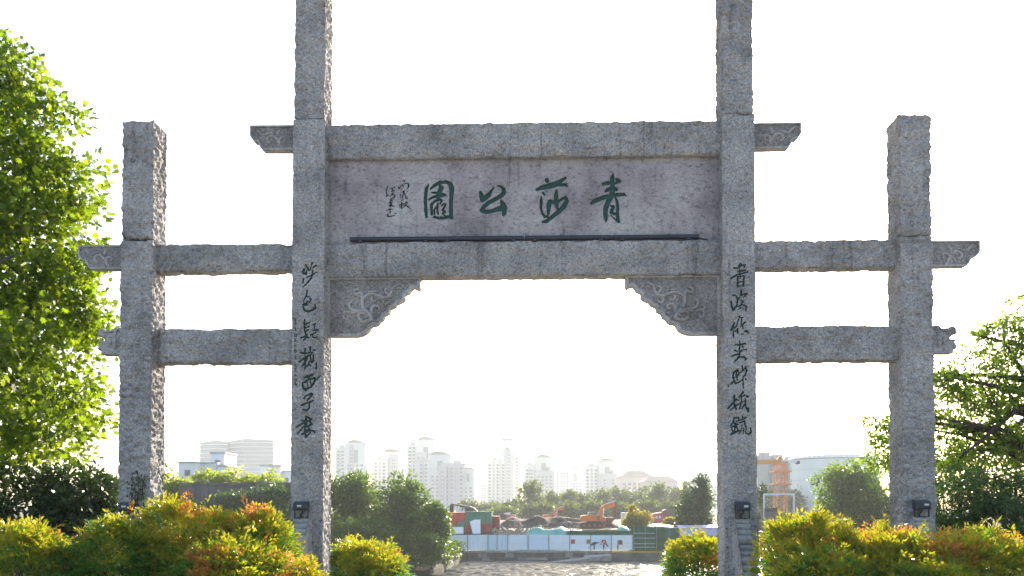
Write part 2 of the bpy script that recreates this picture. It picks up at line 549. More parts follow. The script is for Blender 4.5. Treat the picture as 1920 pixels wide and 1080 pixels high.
L7 = TR(545, 700, 8.3125, [[(230, 672, 13), (320, 710, 13)], [(175, 735, 13), (210, 742, 11)], [(90, 840, 13), (200, 770, 13), (310, 720, 11)], [(200, 830, 9), (100, 945, 9)],
    [(240, 700, 14), (240, 830, 13)], [(215, 780, 11), (220, 900, 14)], [(290, 740, 14), (320, 790, 17), (270, 830, 14)], [(240, 900, 18), (290, 860, 14), (300, 930, 11)],
    [(175, 950, 13), (260, 912, 13)], [(235, 950, 11), (235, 995, 13)], [(310, 890, 11), (365, 905, 15), (375, 930, 11)], [(290, 940, 9), (240, 985, 9)]])
R1 = TR(1345, 480, 9, [[(395, 130, 17), (360, 165, 11)], [(275, 200, 13), (330, 210, 13), (400, 170, 9)], [(390, 150, 9), (470, 155, 13), (460, 182, 9)], [(350, 260, 9), (480, 230, 11)],
    [(235, 370, 15), (340, 312, 13), (520, 262, 13)], [(380, 200, 9), (385, 330, 9)], [(345, 350, 11), (350, 522, 15)], [(350, 350, 9), (450, 330, 13), (445, 500, 11)],
    [(380, 382, 7), (402, 360, 7)], [(370, 440, 7), (420, 430, 7)], [(375, 500, 7), (420, 500, 7)]])
R2 = TR(1345, 480, 9, [[(400, 572, 13), (405, 650, 11)], [(400, 660, 9), (500, 635, 13), (450, 690, 9)], [(255, 660, 11), (300, 660, 13), (325, 680, 13), (340, 720, 13), (330, 830, 13), (270, 915, 17), (245, 850, 17), (237, 760, 11)],
    [(340, 740, 9), (385, 690, 9)], [(390, 740, 9), (440, 770, 13), (400, 812, 9)], [(340, 860, 9), (430, 820, 11), (490, 850, 15), (490, 920, 11)], [(340, 910, 7), (400, 870, 9)]])
R3 = TR(1345, 590, 9, [[(380, 27, 14), (365, 70, 9)], [(370, 40, 9), (440, 45, 7)], [(415, 60, 9), (400, 200, 9)], [(290, 130, 14), (270, 200, 18), (235, 255, 16)],
    [(250, 250, 9), (330, 190, 9), (360, 80, 9)], [(280, 260, 9), (285, 370, 13)], [(350, 230, 9), (355, 300, 13)], [(310, 280, 8), (330, 250, 7)],
    [(480, 120, 13), (430, 170, 11), (440, 230, 9)], [(410, 330, 10), (440, 320, 7)], [(455, 277, 11), (510, 275, 17), (530, 310, 11)]])
R4 = TR(1345, 590, 9, [[(375, 442, 9), (380, 520, 13)], [(305, 500, 11), (380, 510, 13), (470, 485, 15), (482, 500, 9)], [(428, 540, 17), (434, 542, 17)], [(300, 595, 13), (340, 620, 11)],
    [(400, 620, 13), (410, 600, 11), (490, 585, 9)], [(250, 700, 13), (350, 660, 13)], [(375, 550, 11), (375, 680, 11), (340, 750, 13), (290, 790, 9)], [(390, 710, 11), (450, 710, 13), (495, 740, 15), (470, 770, 9)]])
R5 = TR(1345, 590, 9, [[(425, 862, 13), (425, 920, 11)], [(360, 1000, 9), (430, 950, 9), (490, 880, 11)], [(480, 880, 9), (500, 930, 13), (470, 1030, 13), (440, 1040, 9)],
    [(350, 920, 9), (370, 1020, 9)], [(270, 1040, 13), (285, 970, 15), (330, 940, 13), (320, 1060, 9)]]) + TR(1345, 700, 8.3125, [
    [(270, 60, 11), (250, 130, 13), (215, 165, 9)], [(240, 60, 9), (290, 160, 11), (350, 130, 9), (400, 90, 7)], [(320, 20, 9), (310, 110, 9)], [(400, 60, 8), (410, 230, 9)],
    [(430, 80, 8), (450, 100, 7)], [(172, 195, 10), (180, 195, 10)]])
R6 = TR(1345, 700, 8.3125, [[(265, 350, 17), (265, 420, 13), (250, 460, 13)], [(170, 545, 17), (200, 510, 13), (300, 400, 13)], [(200, 575, 9), (300, 500, 11), (350, 470, 9)],
    [(260, 460, 13), (295, 555, 15)], [(280, 400, 11), (330, 420, 9)], [(405, 292, 15), (360, 350, 11)], [(340, 370, 9), (440, 335, 9)], [(380, 330, 9), (380, 440, 9), (350, 550, 11)],
    [(350, 470, 9), (430, 430, 9)], [(466, 360, 18), (474, 362, 18)], [(440, 400, 11), (440, 500, 13), (480, 595, 15), (490, 540, 9)], [(430, 480, 9), (380, 550, 9)]])
R7 = TR(1345, 700, 8.3125, [[(260, 692, 11), (330, 690, 13), (340, 720, 11)], [(265, 700, 11), (250, 770, 13), (205, 810, 9)], [(260, 770, 9), (300, 780, 9)], [(220, 840, 11), (330, 790, 9)],
    [(275, 780, 11), (275, 930, 11)], [(225, 860, 9), (240, 900, 11)], [(215, 950, 15), (340, 890, 11)], [(300, 820, 11), (320, 880, 9)], [(300, 750, 9), (450, 690, 11)],
    [(390, 662, 9), (400, 720, 9)], [(350, 770, 9), (430, 742, 9)], [(430, 760, 11), (440, 830, 11)], [(385, 860, 7), (390, 800, 7)], [(380, 880, 9), (340, 940, 9)],
    [(415, 850, 9), (410, 940, 9)], [(450, 850, 8), (440, 930, 9), (500, 945, 15), (525, 920, 13), (520, 850, 9)]])
TINY = []
for k, (yy, seq) in enumerate([(90, 0), (165, 1), (240, 2), (345, 3), (432, 0), (520, 4), (605, 3), (725, 2), (850, 4), (930, 0), (1020, 1), (1095, 3), (1160, 2)]):
    g = [[[(55, -20, 5), (95, -28, 6)], [(75, -35, 5), (72, 30, 6)], [(58, 10, 5), (92, 14, 5)]],
         [[(60, 0, 5), (92, -5, 6)], [(80, -25, 5), (66, 22, 6)]],
         [[(72, -40, 5), (75, 30, 7)], [(60, -12, 5), (80, -18, 5)], [(85, 5, 5), (95, 20, 5)]],
         [[(58, -25, 5), (60, 25, 6)], [(60, -5, 5), (98, -12, 6)], [(85, -30, 5), (90, 26, 6)], [(62, 20, 5), (95, 22, 5)]],
         [[(62, -28, 5), (68, 25, 6)], [(68, 0, 5), (95, -18, 6)], [(72, 2, 5), (98, 24, 6)]]][seq]
    TINY += TR(545, 590, 9, [[(x, yy + y, r * 0.7) for (x, y, r) in st] for st in g])


def carve_map(xs, zs, chars, ly, seams=(), depth=0.016):
    """chars: list of stroke lists in photograph units. returns signed distance and owner id on the grid [nx, nz]"""
    D = np.full((len(xs), len(zs)), 9.0)
    O = np.full((len(xs), len(zs)), -1, dtype=np.int32)
    for ci, strokes in enumerate(chars):
        for st in strokes:
            pts = []
            for (u, v, r) in st:
                x, z = gp(u, v, ly)
                pts.append((x, z, r * 0.00952))
            for (x0, z0, r0), (x1, z1, r1) in zip(pts[:-1], pts[1:]):
                m = max(r0, r1) + 0.03
                i0, i1 = np.searchsorted(xs, [min(x0, x1) - m, max(x0, x1) + m])
                j0, j1 = np.searchsorted(zs, [min(z0, z1) - m, max(z0, z1) + m])
                if i1 <= i0 or j1 <= j0: continue
                X, Z = np.meshgrid(xs[i0:i1], zs[j0:j1], indexing='ij')
                dx, dz = x1 - x0, z1 - z0
                t = np.clip(((X - x0) * dx + (Z - z0) * dz) / (dx * dx + dz * dz + 1e-12), 0, 1)
                d = np.hypot(X - x0 - t * dx, Z - z0 - t * dz) - (r0 + (r1 - r0) * t)
                sub = D[i0:i1, j0:j1]
                better = d < sub
                sub[better] = d[better]
                O[i0:i1, j0:j1][better] = ci
    return D, O


def carved_block(name, xs, ys, zs, disp, mat, parent, chars, char_info, ly, depth=0.016, seams=None):
    V, S, fi = lattice_shell(xs, ys, zs, disp)
    D, O = carve_map(xs, zs, chars, ly)
    # jitter the brush edge a little so the paint line is not perfectly clean
    X, Z = np.meshgrid(xs, zs, indexing='ij')
    jit = fbm(np.stack([X.ravel() * 55, Z.ravel() * 55, np.zeros(X.size)], 1), 2, 77).reshape(X.shape) * 0.003
    Dj = D + jit
    dep = np.clip(0.5 - Dj / 0.010, 0, 1) * depth
    if seams is not None:
        dep = np.maximum(dep, seams(X, Z))
    V[fi.ravel(), 1] += dep.ravel()
    nx, nz = len(xs), len(zs)
    cen = (Dj[:-1, :-1] + Dj[1:, :-1] + Dj[1:, 1:] + Dj[:-1, 1:]) / 4
    own = np.where(cen < 0.0015, O[:-1, :-1], -1)
    own = np.where((cen < 0.0015) & (own < 0), O[1:, 1:], own).ravel()
    fq = S['front']
    quads = [fq[own < 0]] + [S[k] for k in S if k != 'front']
    o = link(name, np_mesh(name, V, quads), parent, mat)
    for ci, (nm, lab, pm) in enumerate(char_info):
        sel = fq[own == ci]
        if not len(sel): continue
        u, inv = np.unique(sel.ravel(), return_inverse=True)
        c = link(nm, np_mesh(nm, V[u], inv.reshape(-1, 4)), o, pm)
        if lab: c['label'] = lab
        if 'small' in nm or 'sig' in nm: c['kind'] = 'stuff'
    return o


ZB = -0.15      # pillar feet, just below the ground sheet
PD = 0.60       # pillar depth


def span(u0, u1, v=560, ly=0.0):
    return gp(u0, v, ly)[0], gp(u1, v, ly)[0]


px_il, px_ir = span(546.5, 608.5), span(1354.5, 1418)
px_ol, px_or = span(223.5, 287), span(1688, 1752)
zj_in = gp(580, 222)[1]
zj_ol, zt_ol = gp(255, 449)[1], gp(255, 226)[1]
zj_or, zt_or = gp(1720, 441)[1], gp(1720, 213)[1]

# inner pillars with couplets
chl = [L1, L2, L3, L4, L5, L6, L7, TINY]
chr_ = [R1, R2, R3, R4, R5, R6, R7]
for nm, (x0, x1), chars, vz, seed in (('l', px_il, chl, (490, 830), 11), ('r', px_ir, chr_, (480, 830), 23)):
    uu = 577 if nm == 'l' else 1386
    za, zb = gp(uu, vz[1])[1], gp(uu, vz[0])[1]
    zs = np.concatenate([lines(ZB, za, 0.028)[:-1], lines(za, zb, 0.0068)[:-1], lines(zb, zj_in - 0.006, 0.028)])
    xs = lines(x0, x1, 0.0068)
    ys = lines(0, PD, 0.028)
    info = [('carved_character', None, M['dark_paint'])] * 7
    if nm == 'l':
        info = info + [('carved_small_text', 'column of tiny carved characters beside the couplet', M['faint_paint'])]
    disp = rough(0.026, 0.02, 0.014, seed, peck=0.042)
    carved_block('pillar', xs, ys, zs, disp, M['granite_pillar'], gate, chars, info, 0.0, 0.034)
    rough_block('pillar_top', x0 + 0.012, x1 - 0.008, 0.01, PD, zj_in + 0.006, 11.3, rough(0.045, 0.03, 0.018, seed + 3, peck=0.045), M['granite_pillar'], gate)
for (x0, x1), zj, zt, seed in ((px_ol, zj_ol, zt_ol, 31), (px_or, zj_or, zt_or, 43)):
    rough_block('pillar', x0, x1, 0, PD, ZB, zj - 0.006, rough(0.042, 0.03, 0.02, seed, peck=0.042), M['granite_pillar'], gate)
    rough_block('pillar_top', x0 + 0.008, x1 - 0.008, 0.008, PD - 0.004, zj + 0.006, zt, rough(0.045, 0.04, 0.03, seed + 3, peck=0.045), M['granite_pillar'], gate)

# main beams
def zat(u, v, ly): return gp(u, v, ly)[1]
bx0, bx1 = px_il[1] - 0.08, px_ir[0] + 0.08
rough_block('beam', bx0, bx1, 0.20, 0.56, zat(983, 293.5, 0.2), zat(983, 229, 0.2), rough(0.050, 0.02, 0.028, 51), M['granite'], gate, 0.026)
rough_block('beam', bx0, bx1, 0.22, 0.58, zat(983, 516.5, 0.22), zat(983, 452, 0.22), rough(0.040, 0.02, 0.02, 57), M['granite'], gate, 0.026)
# side beams
for (xa, xb, u, v0, v1, sd) in ((px_ol[1] - 0.06, px_il[0] + 0.06, 425, 457, 509, 61), (px_ol[1] - 0.06, px_il[0] + 0.06, 425, 616, 681, 67),
                               (px_ir[1] - 0.06, px_or[0] + 0.06, 1550, 449.5, 503, 71), (px_ir[1] - 0.06, px_or[0] + 0.06, 1550, 610, 677, 73)):
    rough_block('beam', xa, xb, 0.20, 0.50, zat(u, v1, 0.2), zat(u, v0, 0.2), rough(0.050, 0.03, 0.035, sd), M['granite'], gate, 0.026)

# name panel: two slabs with a joint between them and a faint level joint
LYP = 0.33
zp0, zp1 = zat(983, 452, 0.22) - 0.005, zat(983, 293.5, 0.2) + 0.03
xm = gp(985.5, 380, LYP)[0]
zseam = zat(900, 390, LYP)
def seam_fn(X, Z):
    return np.where(np.abs(Z - zseam) < 0.0042, 0.004, 0.0)
flat_disp = rough(0.0035, 0.0, 0.0, 81, 22.0)
for (xa, xb, chars, info) in (
        (bx0, xm, [CH_YUAN, CH_GONG, SIG_R, SIG_L],
         [('carved_character', 'large green carved character at the far end of the name', M['green_paint']), ('carved_character', 'small open green carved character third in the name', M['green_paint']),
          ('carved_signature', 'dark thin date column beside the green name', M['dark_paint']), ('carved_signature', 'dark thin signature column', M['dark_paint'])]),
        (xm + 0.0006, bx1, [CH_SHA, CH_QING],
         [('carved_character', 'green carved character second in the name', M['green_paint']), ('carved_character', 'first green carved character of the name', M['green_paint'])])):
    carved_block('name_panel', lines(xa, xb, 0.0072), lines(LYP, LYP + 0.14, 0.07), lines(zp0, zp1, 0.0072), flat_disp, M['granite_panel'], gate, chars, info, LYP, 0.045, seam_fn)


# ------------------------------------------------------------------ carved brackets
def relief(strokes, y, height, parent, mat, name='scroll_carving'):
    """raised rounded scrolls on a face that looks to -y; strokes of (x, z, half width) in gate metres"""
    mb_v, mb_f = [], []
    prof = [(-1, 0.0), (-0.75, 0.62), (-0.3, 0.95), (0.3, 0.95), (0.75, 0.62), (1, 0.0)]
    for st in strokes:
        # resample smoothly
        P = np.array(st, dtype=float)
        n = len(P)
        out = []
        for i in range(n - 1):
            p0, p1, p2, p3 = P[max(i - 1, 0)], P[i], P[i + 1], P[min(i + 2, n - 1)]
            for t in np.linspace(0, 1, 5)[:-1]:
                out.append(0.5 * ((2 * p1) + (-p0 + p2) * t + (2 * p0 - 5 * p1 + 4 * p2 - p3) * t * t + (-p0 + 3 * p1 - 3 * p2 + p3) * t ** 3))
        out.append(P[-1])
        Q = np.array(out)
        base = len(mb_v)
        for i, (x, z, r) in enumerate(Q):
            a, b_ = Q[max(i - 1, 0)], Q[min(i + 1, len(Q) - 1)]
            d = np.array([b_[0] - a[0], b_[1] - a[1]])
            d = d / (np.hypot(*d) + 1e-9)
            nrm = (-d[1], d[0])
            tap = 1.0 if 0 < i < len(Q) - 1 else 0.45
            for (s, h) in prof:
                mb_v.append((x + nrm[0] * s * r * tap, y + 0.004 - h * height * tap, z + nrm[1] * s * r * tap))
        k = len(prof)
        for i in range(len(Q) - 1):
            for j in range(k - 1):
                a = base + i * k + j
                mb_f.append((a, a + k, a + k + 1, a + 1))
        mb_f.append(tuple(base + j for j in range(k)))
        mb_f.append(tuple(base + (len(Q) - 1) * k + j for j in range(k))[::-1])
    me = bpy.data.meshes.new(name)
    me.from_pydata(mb_v, [], mb_f)
    for p in me.polygons: p.use_smooth = True
    me.update()
    return link(name, me, parent, mat)


def inset_poly(pts, d):
    """inward offset of a counter-clockwise polygon"""
    n = len(pts)
    out = []
    for i in range(n):
        a, b, c = Vector(pts[i - 1]), Vector(pts[i]), Vector(pts[(i + 1) % n])
        e1, e2 = (b - a).normalized(), (c - b).normalized()
        n1, n2 = Vector((-e1.y, e1.x)), Vector((-e2.y, e2.x))
        m = (n1 + n2)
        m = m / max(0.35, (m.length ** 2) / 2) if m.length > 1e-6 else n1
        out.append(tuple(b + m * d))
    return out


def bracket(name, pts, y0, y1, scrolls, frame_w, mat, parent, relief_h=0.02, recess=0.014):
    """slab with outline pts (x,z ccw seen from the front), sunken field inside a raised rim, scrolls on the field"""
    n = len(pts)
    ins = inset_poly(pts, frame_w)
    v = [(p[0], y0, p[1]) for p in pts] + [(p[0], y0, p[1]) for p in ins] + [(p[0], y0 + recess, p[1]) for p in ins] + [(p[0], y1, p[1]) for p in pts]
    f = []
    for i in range(n):
        j = (i + 1) % n
        f.append((i, j, n + j, n + i))
        f.append((n + i, n + j, 2 * n + j, 2 * n + i))
        f.append((i, 3 * n + i, 3 * n + j, j))
    f.append(tuple(range(2 * n, 3 * n)))
    f.append(tuple(range(4 * n - 1, 3 * n - 1, -1)))
    me = bpy.data.meshes.new(name)
    me.from_pydata(v, [], f)
    me.update()
    o = link(name, me, parent, mat)
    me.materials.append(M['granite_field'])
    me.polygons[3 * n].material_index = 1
    tag(relief(scrolls, y0 + recess, relief_h, o, mat), kind='stuff')
    return o


BR_OUT = [(128, 140), (1350, 140), (1352, 282), (1328, 312), (1290, 285), (1255, 277), (1225, 305), (1205, 345), (1150, 365), (1140, 385), (1146, 420), (1120, 455), (1075, 480), (1030, 495),
          (1015, 530), (945, 560), (935, 600), (925, 622), (868, 650), (860, 680), (845, 705), (800, 735), (790, 760), (755, 785), (700, 795), (680, 805), (660, 850), (610, 900), (540, 930), (480, 940), (128, 940)]
BR_SCR = [[(690, 735, 35), (662, 640, 32), (592, 580, 28), (560, 480, 28), (565, 400, 25), (540, 350, 22), (470, 370, 20), (462, 315, 20), (520, 300, 20)],
          [(570, 430, 18), (640, 372, 22), (720, 362, 22), (790, 392, 22), (860, 412, 25), (930, 390, 22), (962, 330, 20), (985, 270, 18), (1050, 245, 14)],
          [(940, 380, 18), (885, 345, 18), (885, 295, 18), (930, 285, 12)], [(700, 385, 16), (692, 440, 18), (730, 468, 16), (765, 440, 12)],
          [(690, 640, 28), (692, 560, 26), (740, 522, 22), (790, 540, 18), (782, 590, 14), (742, 572, 12)], [(850, 430, 18), (850, 482, 20), (890, 502, 18), (932, 460, 15)],
          [(620, 600, 22), (520, 592, 20), (430, 580, 22), (390, 532, 20), (392, 480, 18), (440, 442, 14)], [(540, 605, 20), (430, 618, 18), (350, 602, 18), (308, 632, 18), (320, 692, 18), (362, 700, 12), (360, 652, 10)],
          [(690, 722, 30), (560, 732, 24), (518, 680, 24), (522, 632, 20), (590, 626, 22), (640, 660, 18), (600, 692, 16)], [(640, 340, 12), (700, 330, 16), (770, 335, 12)],
          [(290, 560, 12), (300, 590, 14), (340, 600, 12)], [(1020, 300, 10), (1060, 280, 14), (1090, 300, 10)]]
EB_OUT = [(75, 312), (75, 490), (95, 525), (140, 575), (200, 582), (225, 612), (240, 670), (290, 722), (860, 722), (860, 307)]
EB_SCR = [[(640, 700, 25), (580, 650, 26), (540, 560, 28), (490, 502, 30), (430, 480, 28), (380, 510, 26), (360, 562, 26), (400, 602, 30), (432, 588, 16)],
          [(600, 690, 20), (568, 580, 25), (590, 530, 25), (640, 512, 22), (672, 550, 20), (640, 592, 20)], [(530, 492, 18), (552, 432, 35), (582, 388, 8)],
          [(490, 462, 8), (420, 442, 12), (340, 466, 20), (280, 470, 16), (230, 422, 22), (175, 378, 12)], [(300, 410, 18), (325, 378, 10)], [(185, 470, 22), (200, 472, 22)]]


def ccw(pts):
    a = sum(p[0] * q[1] - q[0] * p[1] for p, q in zip(pts, pts[1:] + pts[:1]))
    return pts if a > 0 else pts[::-1]


LYB = 0.29
cxg = (px_il[1] + px_ir[0]) / 2
ptsL = [gp(600 + x / 7.2, 500 + y / 7.2, LYB) for x, y in BR_OUT]
scrL = [[(*gp(600 + x / 7.2, 500 + y / 7.2, LYB), r / 7.2 * 0.0097) for x, y, r in st] for st in BR_SCR]
ztop = zat(983, 516.5, 0.22) + 0.02
ptsL = [(x, ztop if i < 2 else z) for i, (x, z) in enumerate(ptsL)]
ptsL = [(px_il[1] - 0.03 if i in (0, len(ptsL) - 1) else x, z) for i, (x, z) in enumerate(ptsL)]
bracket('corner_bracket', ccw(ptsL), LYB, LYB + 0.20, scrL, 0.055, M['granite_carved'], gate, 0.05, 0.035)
ptsR = [(2 * cxg - x, z) for x, z in ptsL]
scrR = [[(2 * cxg - x, z, r) for x, z, r in st] for st in scrL]
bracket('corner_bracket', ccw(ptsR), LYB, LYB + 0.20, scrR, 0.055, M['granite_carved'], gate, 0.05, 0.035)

LYE = 0.20
eb = [gp(460 + x / 9, 200 + y / 9, LYE) for x, y in EB_OUT]
ebs = [[(*gp(460 + x / 9, 200 + y / 9, LYE), r / 9 * 0.0097) for x, y, r in st] for st in EB_SCR]
ax, az = gp(549, 235, LYE)
def end_bracket(anchor_u, top_v, mirror, sc=1.0):
    X, Z = gp(anchor_u, top_v, LYE)
    s = -1 if mirror else 1
    p = [(X + s * (x - ax) * sc, Z + (z - az) * sc) for x, z in eb]
    q = [[(X + s * (x - ax) * sc, Z + (z - az) * sc, r * sc) for x, z, r in st] for st in ebs]
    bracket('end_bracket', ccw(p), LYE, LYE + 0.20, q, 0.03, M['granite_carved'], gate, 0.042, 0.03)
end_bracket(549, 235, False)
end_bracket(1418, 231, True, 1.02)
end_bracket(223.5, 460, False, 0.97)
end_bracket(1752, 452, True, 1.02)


# ------------------------------------------------------------------ beast heads at the lower beam ends
def beast_head(anchor_u, v_top, flip):
    """built from the right-hand head (tracing units of a 3.86x enlargement), then mirrored"""
    s = 0.0097 / 3.86
    X, Z = gp(anchor_u, v_top, 0.2)
    sg = -1 if flip else 1
    mb = MB()
    def blob(x, y, r, rx=1.0, rz=1.0, yc=0.15, ry=1.0):
        c = Vector((X + sg * (x - 437) * s, 0.2 + yc, Z - (y - 725) * s))
        nlat, nlon = 7, 10
        vs, fs = [], []
        for i in range(nlat + 1):
            th = math.pi * i / nlat
            for j in range(nlon):
                ph = 2 * math.pi * j / nlon
                vs.append((c.x + r * s * rx * math.sin(th) * math.cos(ph), c.y + r * s * ry * math.sin(th) * math.sin(ph), c.z + r * s * rz * math.cos(th)))
        for i in range(nlat):
            for j in range(nlon):
                fs.append((i * nlon + j, (i + 1) * nlon + j, (i + 1) * nlon + (j + 1) % nlon, i * nlon + (j + 1) % nlon))
        mb.add(vs, fs)
    blob(455, 815, 62, 0.85, 1.5, 0.13, 0.85)       # neck
    blob(492, 815, 62, 1.0, 1.25, 0.13, 0.8)        # cheeks
    blob(520, 790, 48, 1.25, 0.85, 0.13, 1.0)       # brow mass
    blob(560, 775, 36, 1.2, 0.85, 0.13, 1.2)        # muzzle
    blob(582, 757, 27, 1.1, 1.0, 0.13, 1.4)         # raised nose
    blob(597, 778, 18, 1.1, 0.75, 0.13, 2.0)        # upper lip
    blob(548, 862, 44, 1.35, 0.75, 0.13, 1.1)       # lower jaw
    blob(588, 880, 22, 1.2, 0.85, 0.13, 1.8)        # chin
    blob(575, 832, 13, 3.0, 0.75, 0.13, 2.6)        # tongue
    for yc in (0.01, 0.25):
        blob(525, 762, 20, 1.9, 0.6, yc, 0.8)       # brows
        blob(540, 785, 11, 1.1, 1.0, yc, 0.9)       # eyes
        blob(585, 752, 9, 1, 1, yc + (0.02 if yc < 0.1 else -0.02), 1)
        blob(505, 830, 15, 0.8, 2.2, yc, 0.8)       # jaw muscle
        blob(545, 850, 10, 2.6, 0.7, yc + (0.015 if yc < 0.1 else -0.015), 0.9)
        for k in range(4):                           # mane locks
            blob(462 + 7 * (k % 2), 750 + 40 * k, 15, 1.0, 1.4, yc, 1.1)
    blob(468, 742, 24, 1.4, 0.8, 0.13, 1.8)         # crest
    xa, xb = sorted((X + sg * (430 - 437) * s, X + sg * (572 - 437) * s))
    mb.box(xa, xb, 0.215, 0.445, Z - (930 - 725) * s, Z - (878 - 725) * s)
    me = mb.mesh('beast_head')
    o = bpy.data.objects.new('beast_head', me)
    COL.objects.link(o)
    md = o.modifiers.new('r', 'REMESH')
    md.mode = 'VOXEL'
    md.voxel_size = 0.009
    dg = bpy.context.evaluated_depsgraph_get()
    me2 = bpy.data.meshes.new_from_object(o.evaluated_get(dg))
    bpy.data.objects.remove(o)
    # deepen the mouth and pull in a chiselled unevenness
    V = np.empty(len(me2.vertices) * 3, dtype=np.float32)
    me2.vertices.foreach_get('co', V)
    V = V.reshape(-1, 3)
    V[:, 1] += fbm(V * 28, 3, 5) * 0.004
    me2.vertices.foreach_set('co', V.ravel())
    me2.update()
    me2.name = 'beast_head'
    link('beast_head', me2, gate, M['granite_carved'])


beast_head(1752, 608, False)
beast_head(223.5, 612, True)


# ------------------------------------------------------------------ scrolled bracing stones in front of the pillars
def drum_stone(u, v_top, wpx):
    xc, zt = gp(u, v_top, -0.12)
    hw = wpx * 0.0095 / 2
    prof = [(0.04, zt)]                              # (y, z) going forward and down
    y, z = -0.10, zt
    rolls = [(0.048, 0.045), (0.055, 0.05), (0.055, 0.07), (0.085, 0.09), (0.05, 0.06), (0.055, 0.075), (0.075, 0.08), (0.06, 0.08), (0.08, 0.09), (0.07, 0.1)]
    for (r, adv) in rolls:
        for k in range(6):
            a = math.pi / 2 - math.pi * 0.92 * k / 5
            prof.append((y - r * 0.8 * math.cos(a) - 0.0, z - r + r * math.sin(a)))
        z -= 2 * r * 0.94
        y -= adv
        prof.append((y + adv * 0.75, z + 0.01))
    prof.append((y - 0.03, z))
    prof.append((y - 0.03, -0.12))
    prof.append((0.04, -0.12))
    mb = MB()
    mb.prism_x(prof, xc - hw, xc + hw)
    o = mb.build('bracing_stone', M['granite_drum'], gate)
    # carved spiral on both cheeks
    for sx in (-1, 1):
        sp = MB()
        for (cy, cz, r0) in ((-0.26, zt - 0.42, 0.10), (-0.42, zt - 0.78, 0.13), (-0.10, zt - 0.22, 0.06)):
            path, rad = [], []
            for k in range(22):
                a = k * 0.55
                rr = r0 * (1 - k / 26)
                path.append((xc + sx * (hw + 0.002), cy + rr * math.cos(a), cz + rr * math.sin(a)))
                rad.append(0.016 * (1 - k / 40))
            sp.tube(path, rad, 5)
        tag(sp.build('spiral_carving', M['granite_drum'], o), kind='stuff')
    # post strip between stone and pillar face
    rough_block('backing_strip', xc - hw - 0.035, xc + hw + 0.045, -0.05, 0.03, -0.12, zt - 0.04, rough(0.004, 0.004, 0.006, 91), M['granite_drum'], o, 0.05)
    return xc, zt


drums = {}
for key, u, v in (('il', 565, 971), ('ir', 1392, 972), ('ol', 238, 972), ('or', 1728, 969)):
    drums[key] = drum_stone(u, v, 26)

# ------------------------------------------------------------------ floodlights on the bracing stones
FL = {'il': 'dark grey floodlight on the scrolled stone under the left couplet', 'ir': 'dark grey floodlight on the scrolled stone under the right couplet',
      'ol': 'dark grey floodlight beside the ivy on the leftmost pillar', 'or': 'dark grey floodlight at the foot of the rightmost pillar'}
def floodlight(key):
    xc, zt = drums[key]
    p = GO + GX * xc + GY * (-0.13) + Vector((0, 0, zt - 0.002))
    e = empty('floodlight', p, GYAW)
    tag(e, FL[key], 'floodlight', 'floodlights at the pillar feet')
    b = MB()
    b.prism_x([(-0.09, 0.135), (-0.10, 0.16), (-0.085, 0.255), (-0.06, 0.275), (0.08, 0.30), (0.10, 0.29), (0.10, 0.15), (0.085, 0.135)], -0.12, 0.12)
    h = b.build('housing', M['lamp_grey'], e)
    r = MB()
    for k in range(3):
        r.box(-0.122, 0.122, -0.112 + 0.004 * k, -0.09, 0.168 + 0.032 * k, 0.176 + 0.032 * k)
    r.build('cooling_rib', M['black_metal'], h)
    for sx in (-1, 1):
        MB().box(sx * 0.118 - 0.008, sx * 0.118 + 0.008, -0.02, 0.02, 0.0, 0.24).build('leg', M['black_metal'], e)
    MB().box(-0.126, 0.126, -0.025, 0.025, 0.0, 0.012).build('foot_plate', M['black_metal'], e)
    c = MB()
    c.tube([(0.0, 0.04, 0.16), (0.02, 0.03, 0.10), (-0.03, 0.05, 0.05), (0.0, 0.08, 0.006)], 0.014, 6)
    c.build('cable', M['black_metal'], e)
    st = MB()
    x0 = 0.005 if key in ('ir', 'or') else -0.05
    st.prism_x([(-0.1018, 0.195), (-0.1058, 0.195), (-0.1028, 0.228), (-0.0988, 0.228)], x0, x0 + 0.075)
    st.build('sticker', M['white_paint'], h)
for k in FL: floodlight(k)

# ------------------------------------------------------------------ linear lamp below the name
zl = zat(983, 452, 0.22) + 0.002
lx0, lx1 = gp(656, 445, 0.26)[0], gp(1311, 445, 0.26)[0]
lamp = empty('linear_lamp', GO + GX * ((lx0 + lx1) / 2) + GY * 0.27 + Vector((0, 0, zl + 0.012)), GYAW)
tag(lamp, 'long black linear wall-washer lamp on the lintel below the green name', 'lamp')
cuts = [656, 819, 983, 1147, 1311]
half = (lx1 + lx0) / 2
for a, b in zip(cuts[:-1], cuts[1:]):
    xa, xb = gp(a, 445, 0.26)[0] - half + 0.006, gp(b, 445, 0.26)[0] - half - 0.006
    MB().prism_x([(-0.04, 0.02), (-0.05, 0.035), (-0.05, 0.075), (-0.035, 0.09), (0.03, 0.09), (0.03, 0.02)], xa, xb).build('housing', M['black_metal'], lamp)
    for t in (0.12, 0.88):
        xx = xa + (xb - xa) * t
        MB().box(xx - 0.03, xx + 0.03, -0.055, 0.03, -0.012, 0.019).build('clip', M['lamp_grey'], lamp)
MB().tube([(lx1 - half, 0, 0.03), (lx1 - half + 0.1, 0.0, 0.006), (lx1 - half + 0.16, 0.02, 0.0)], 0.012, 5).build('cable', M['black_metal'], lamp)

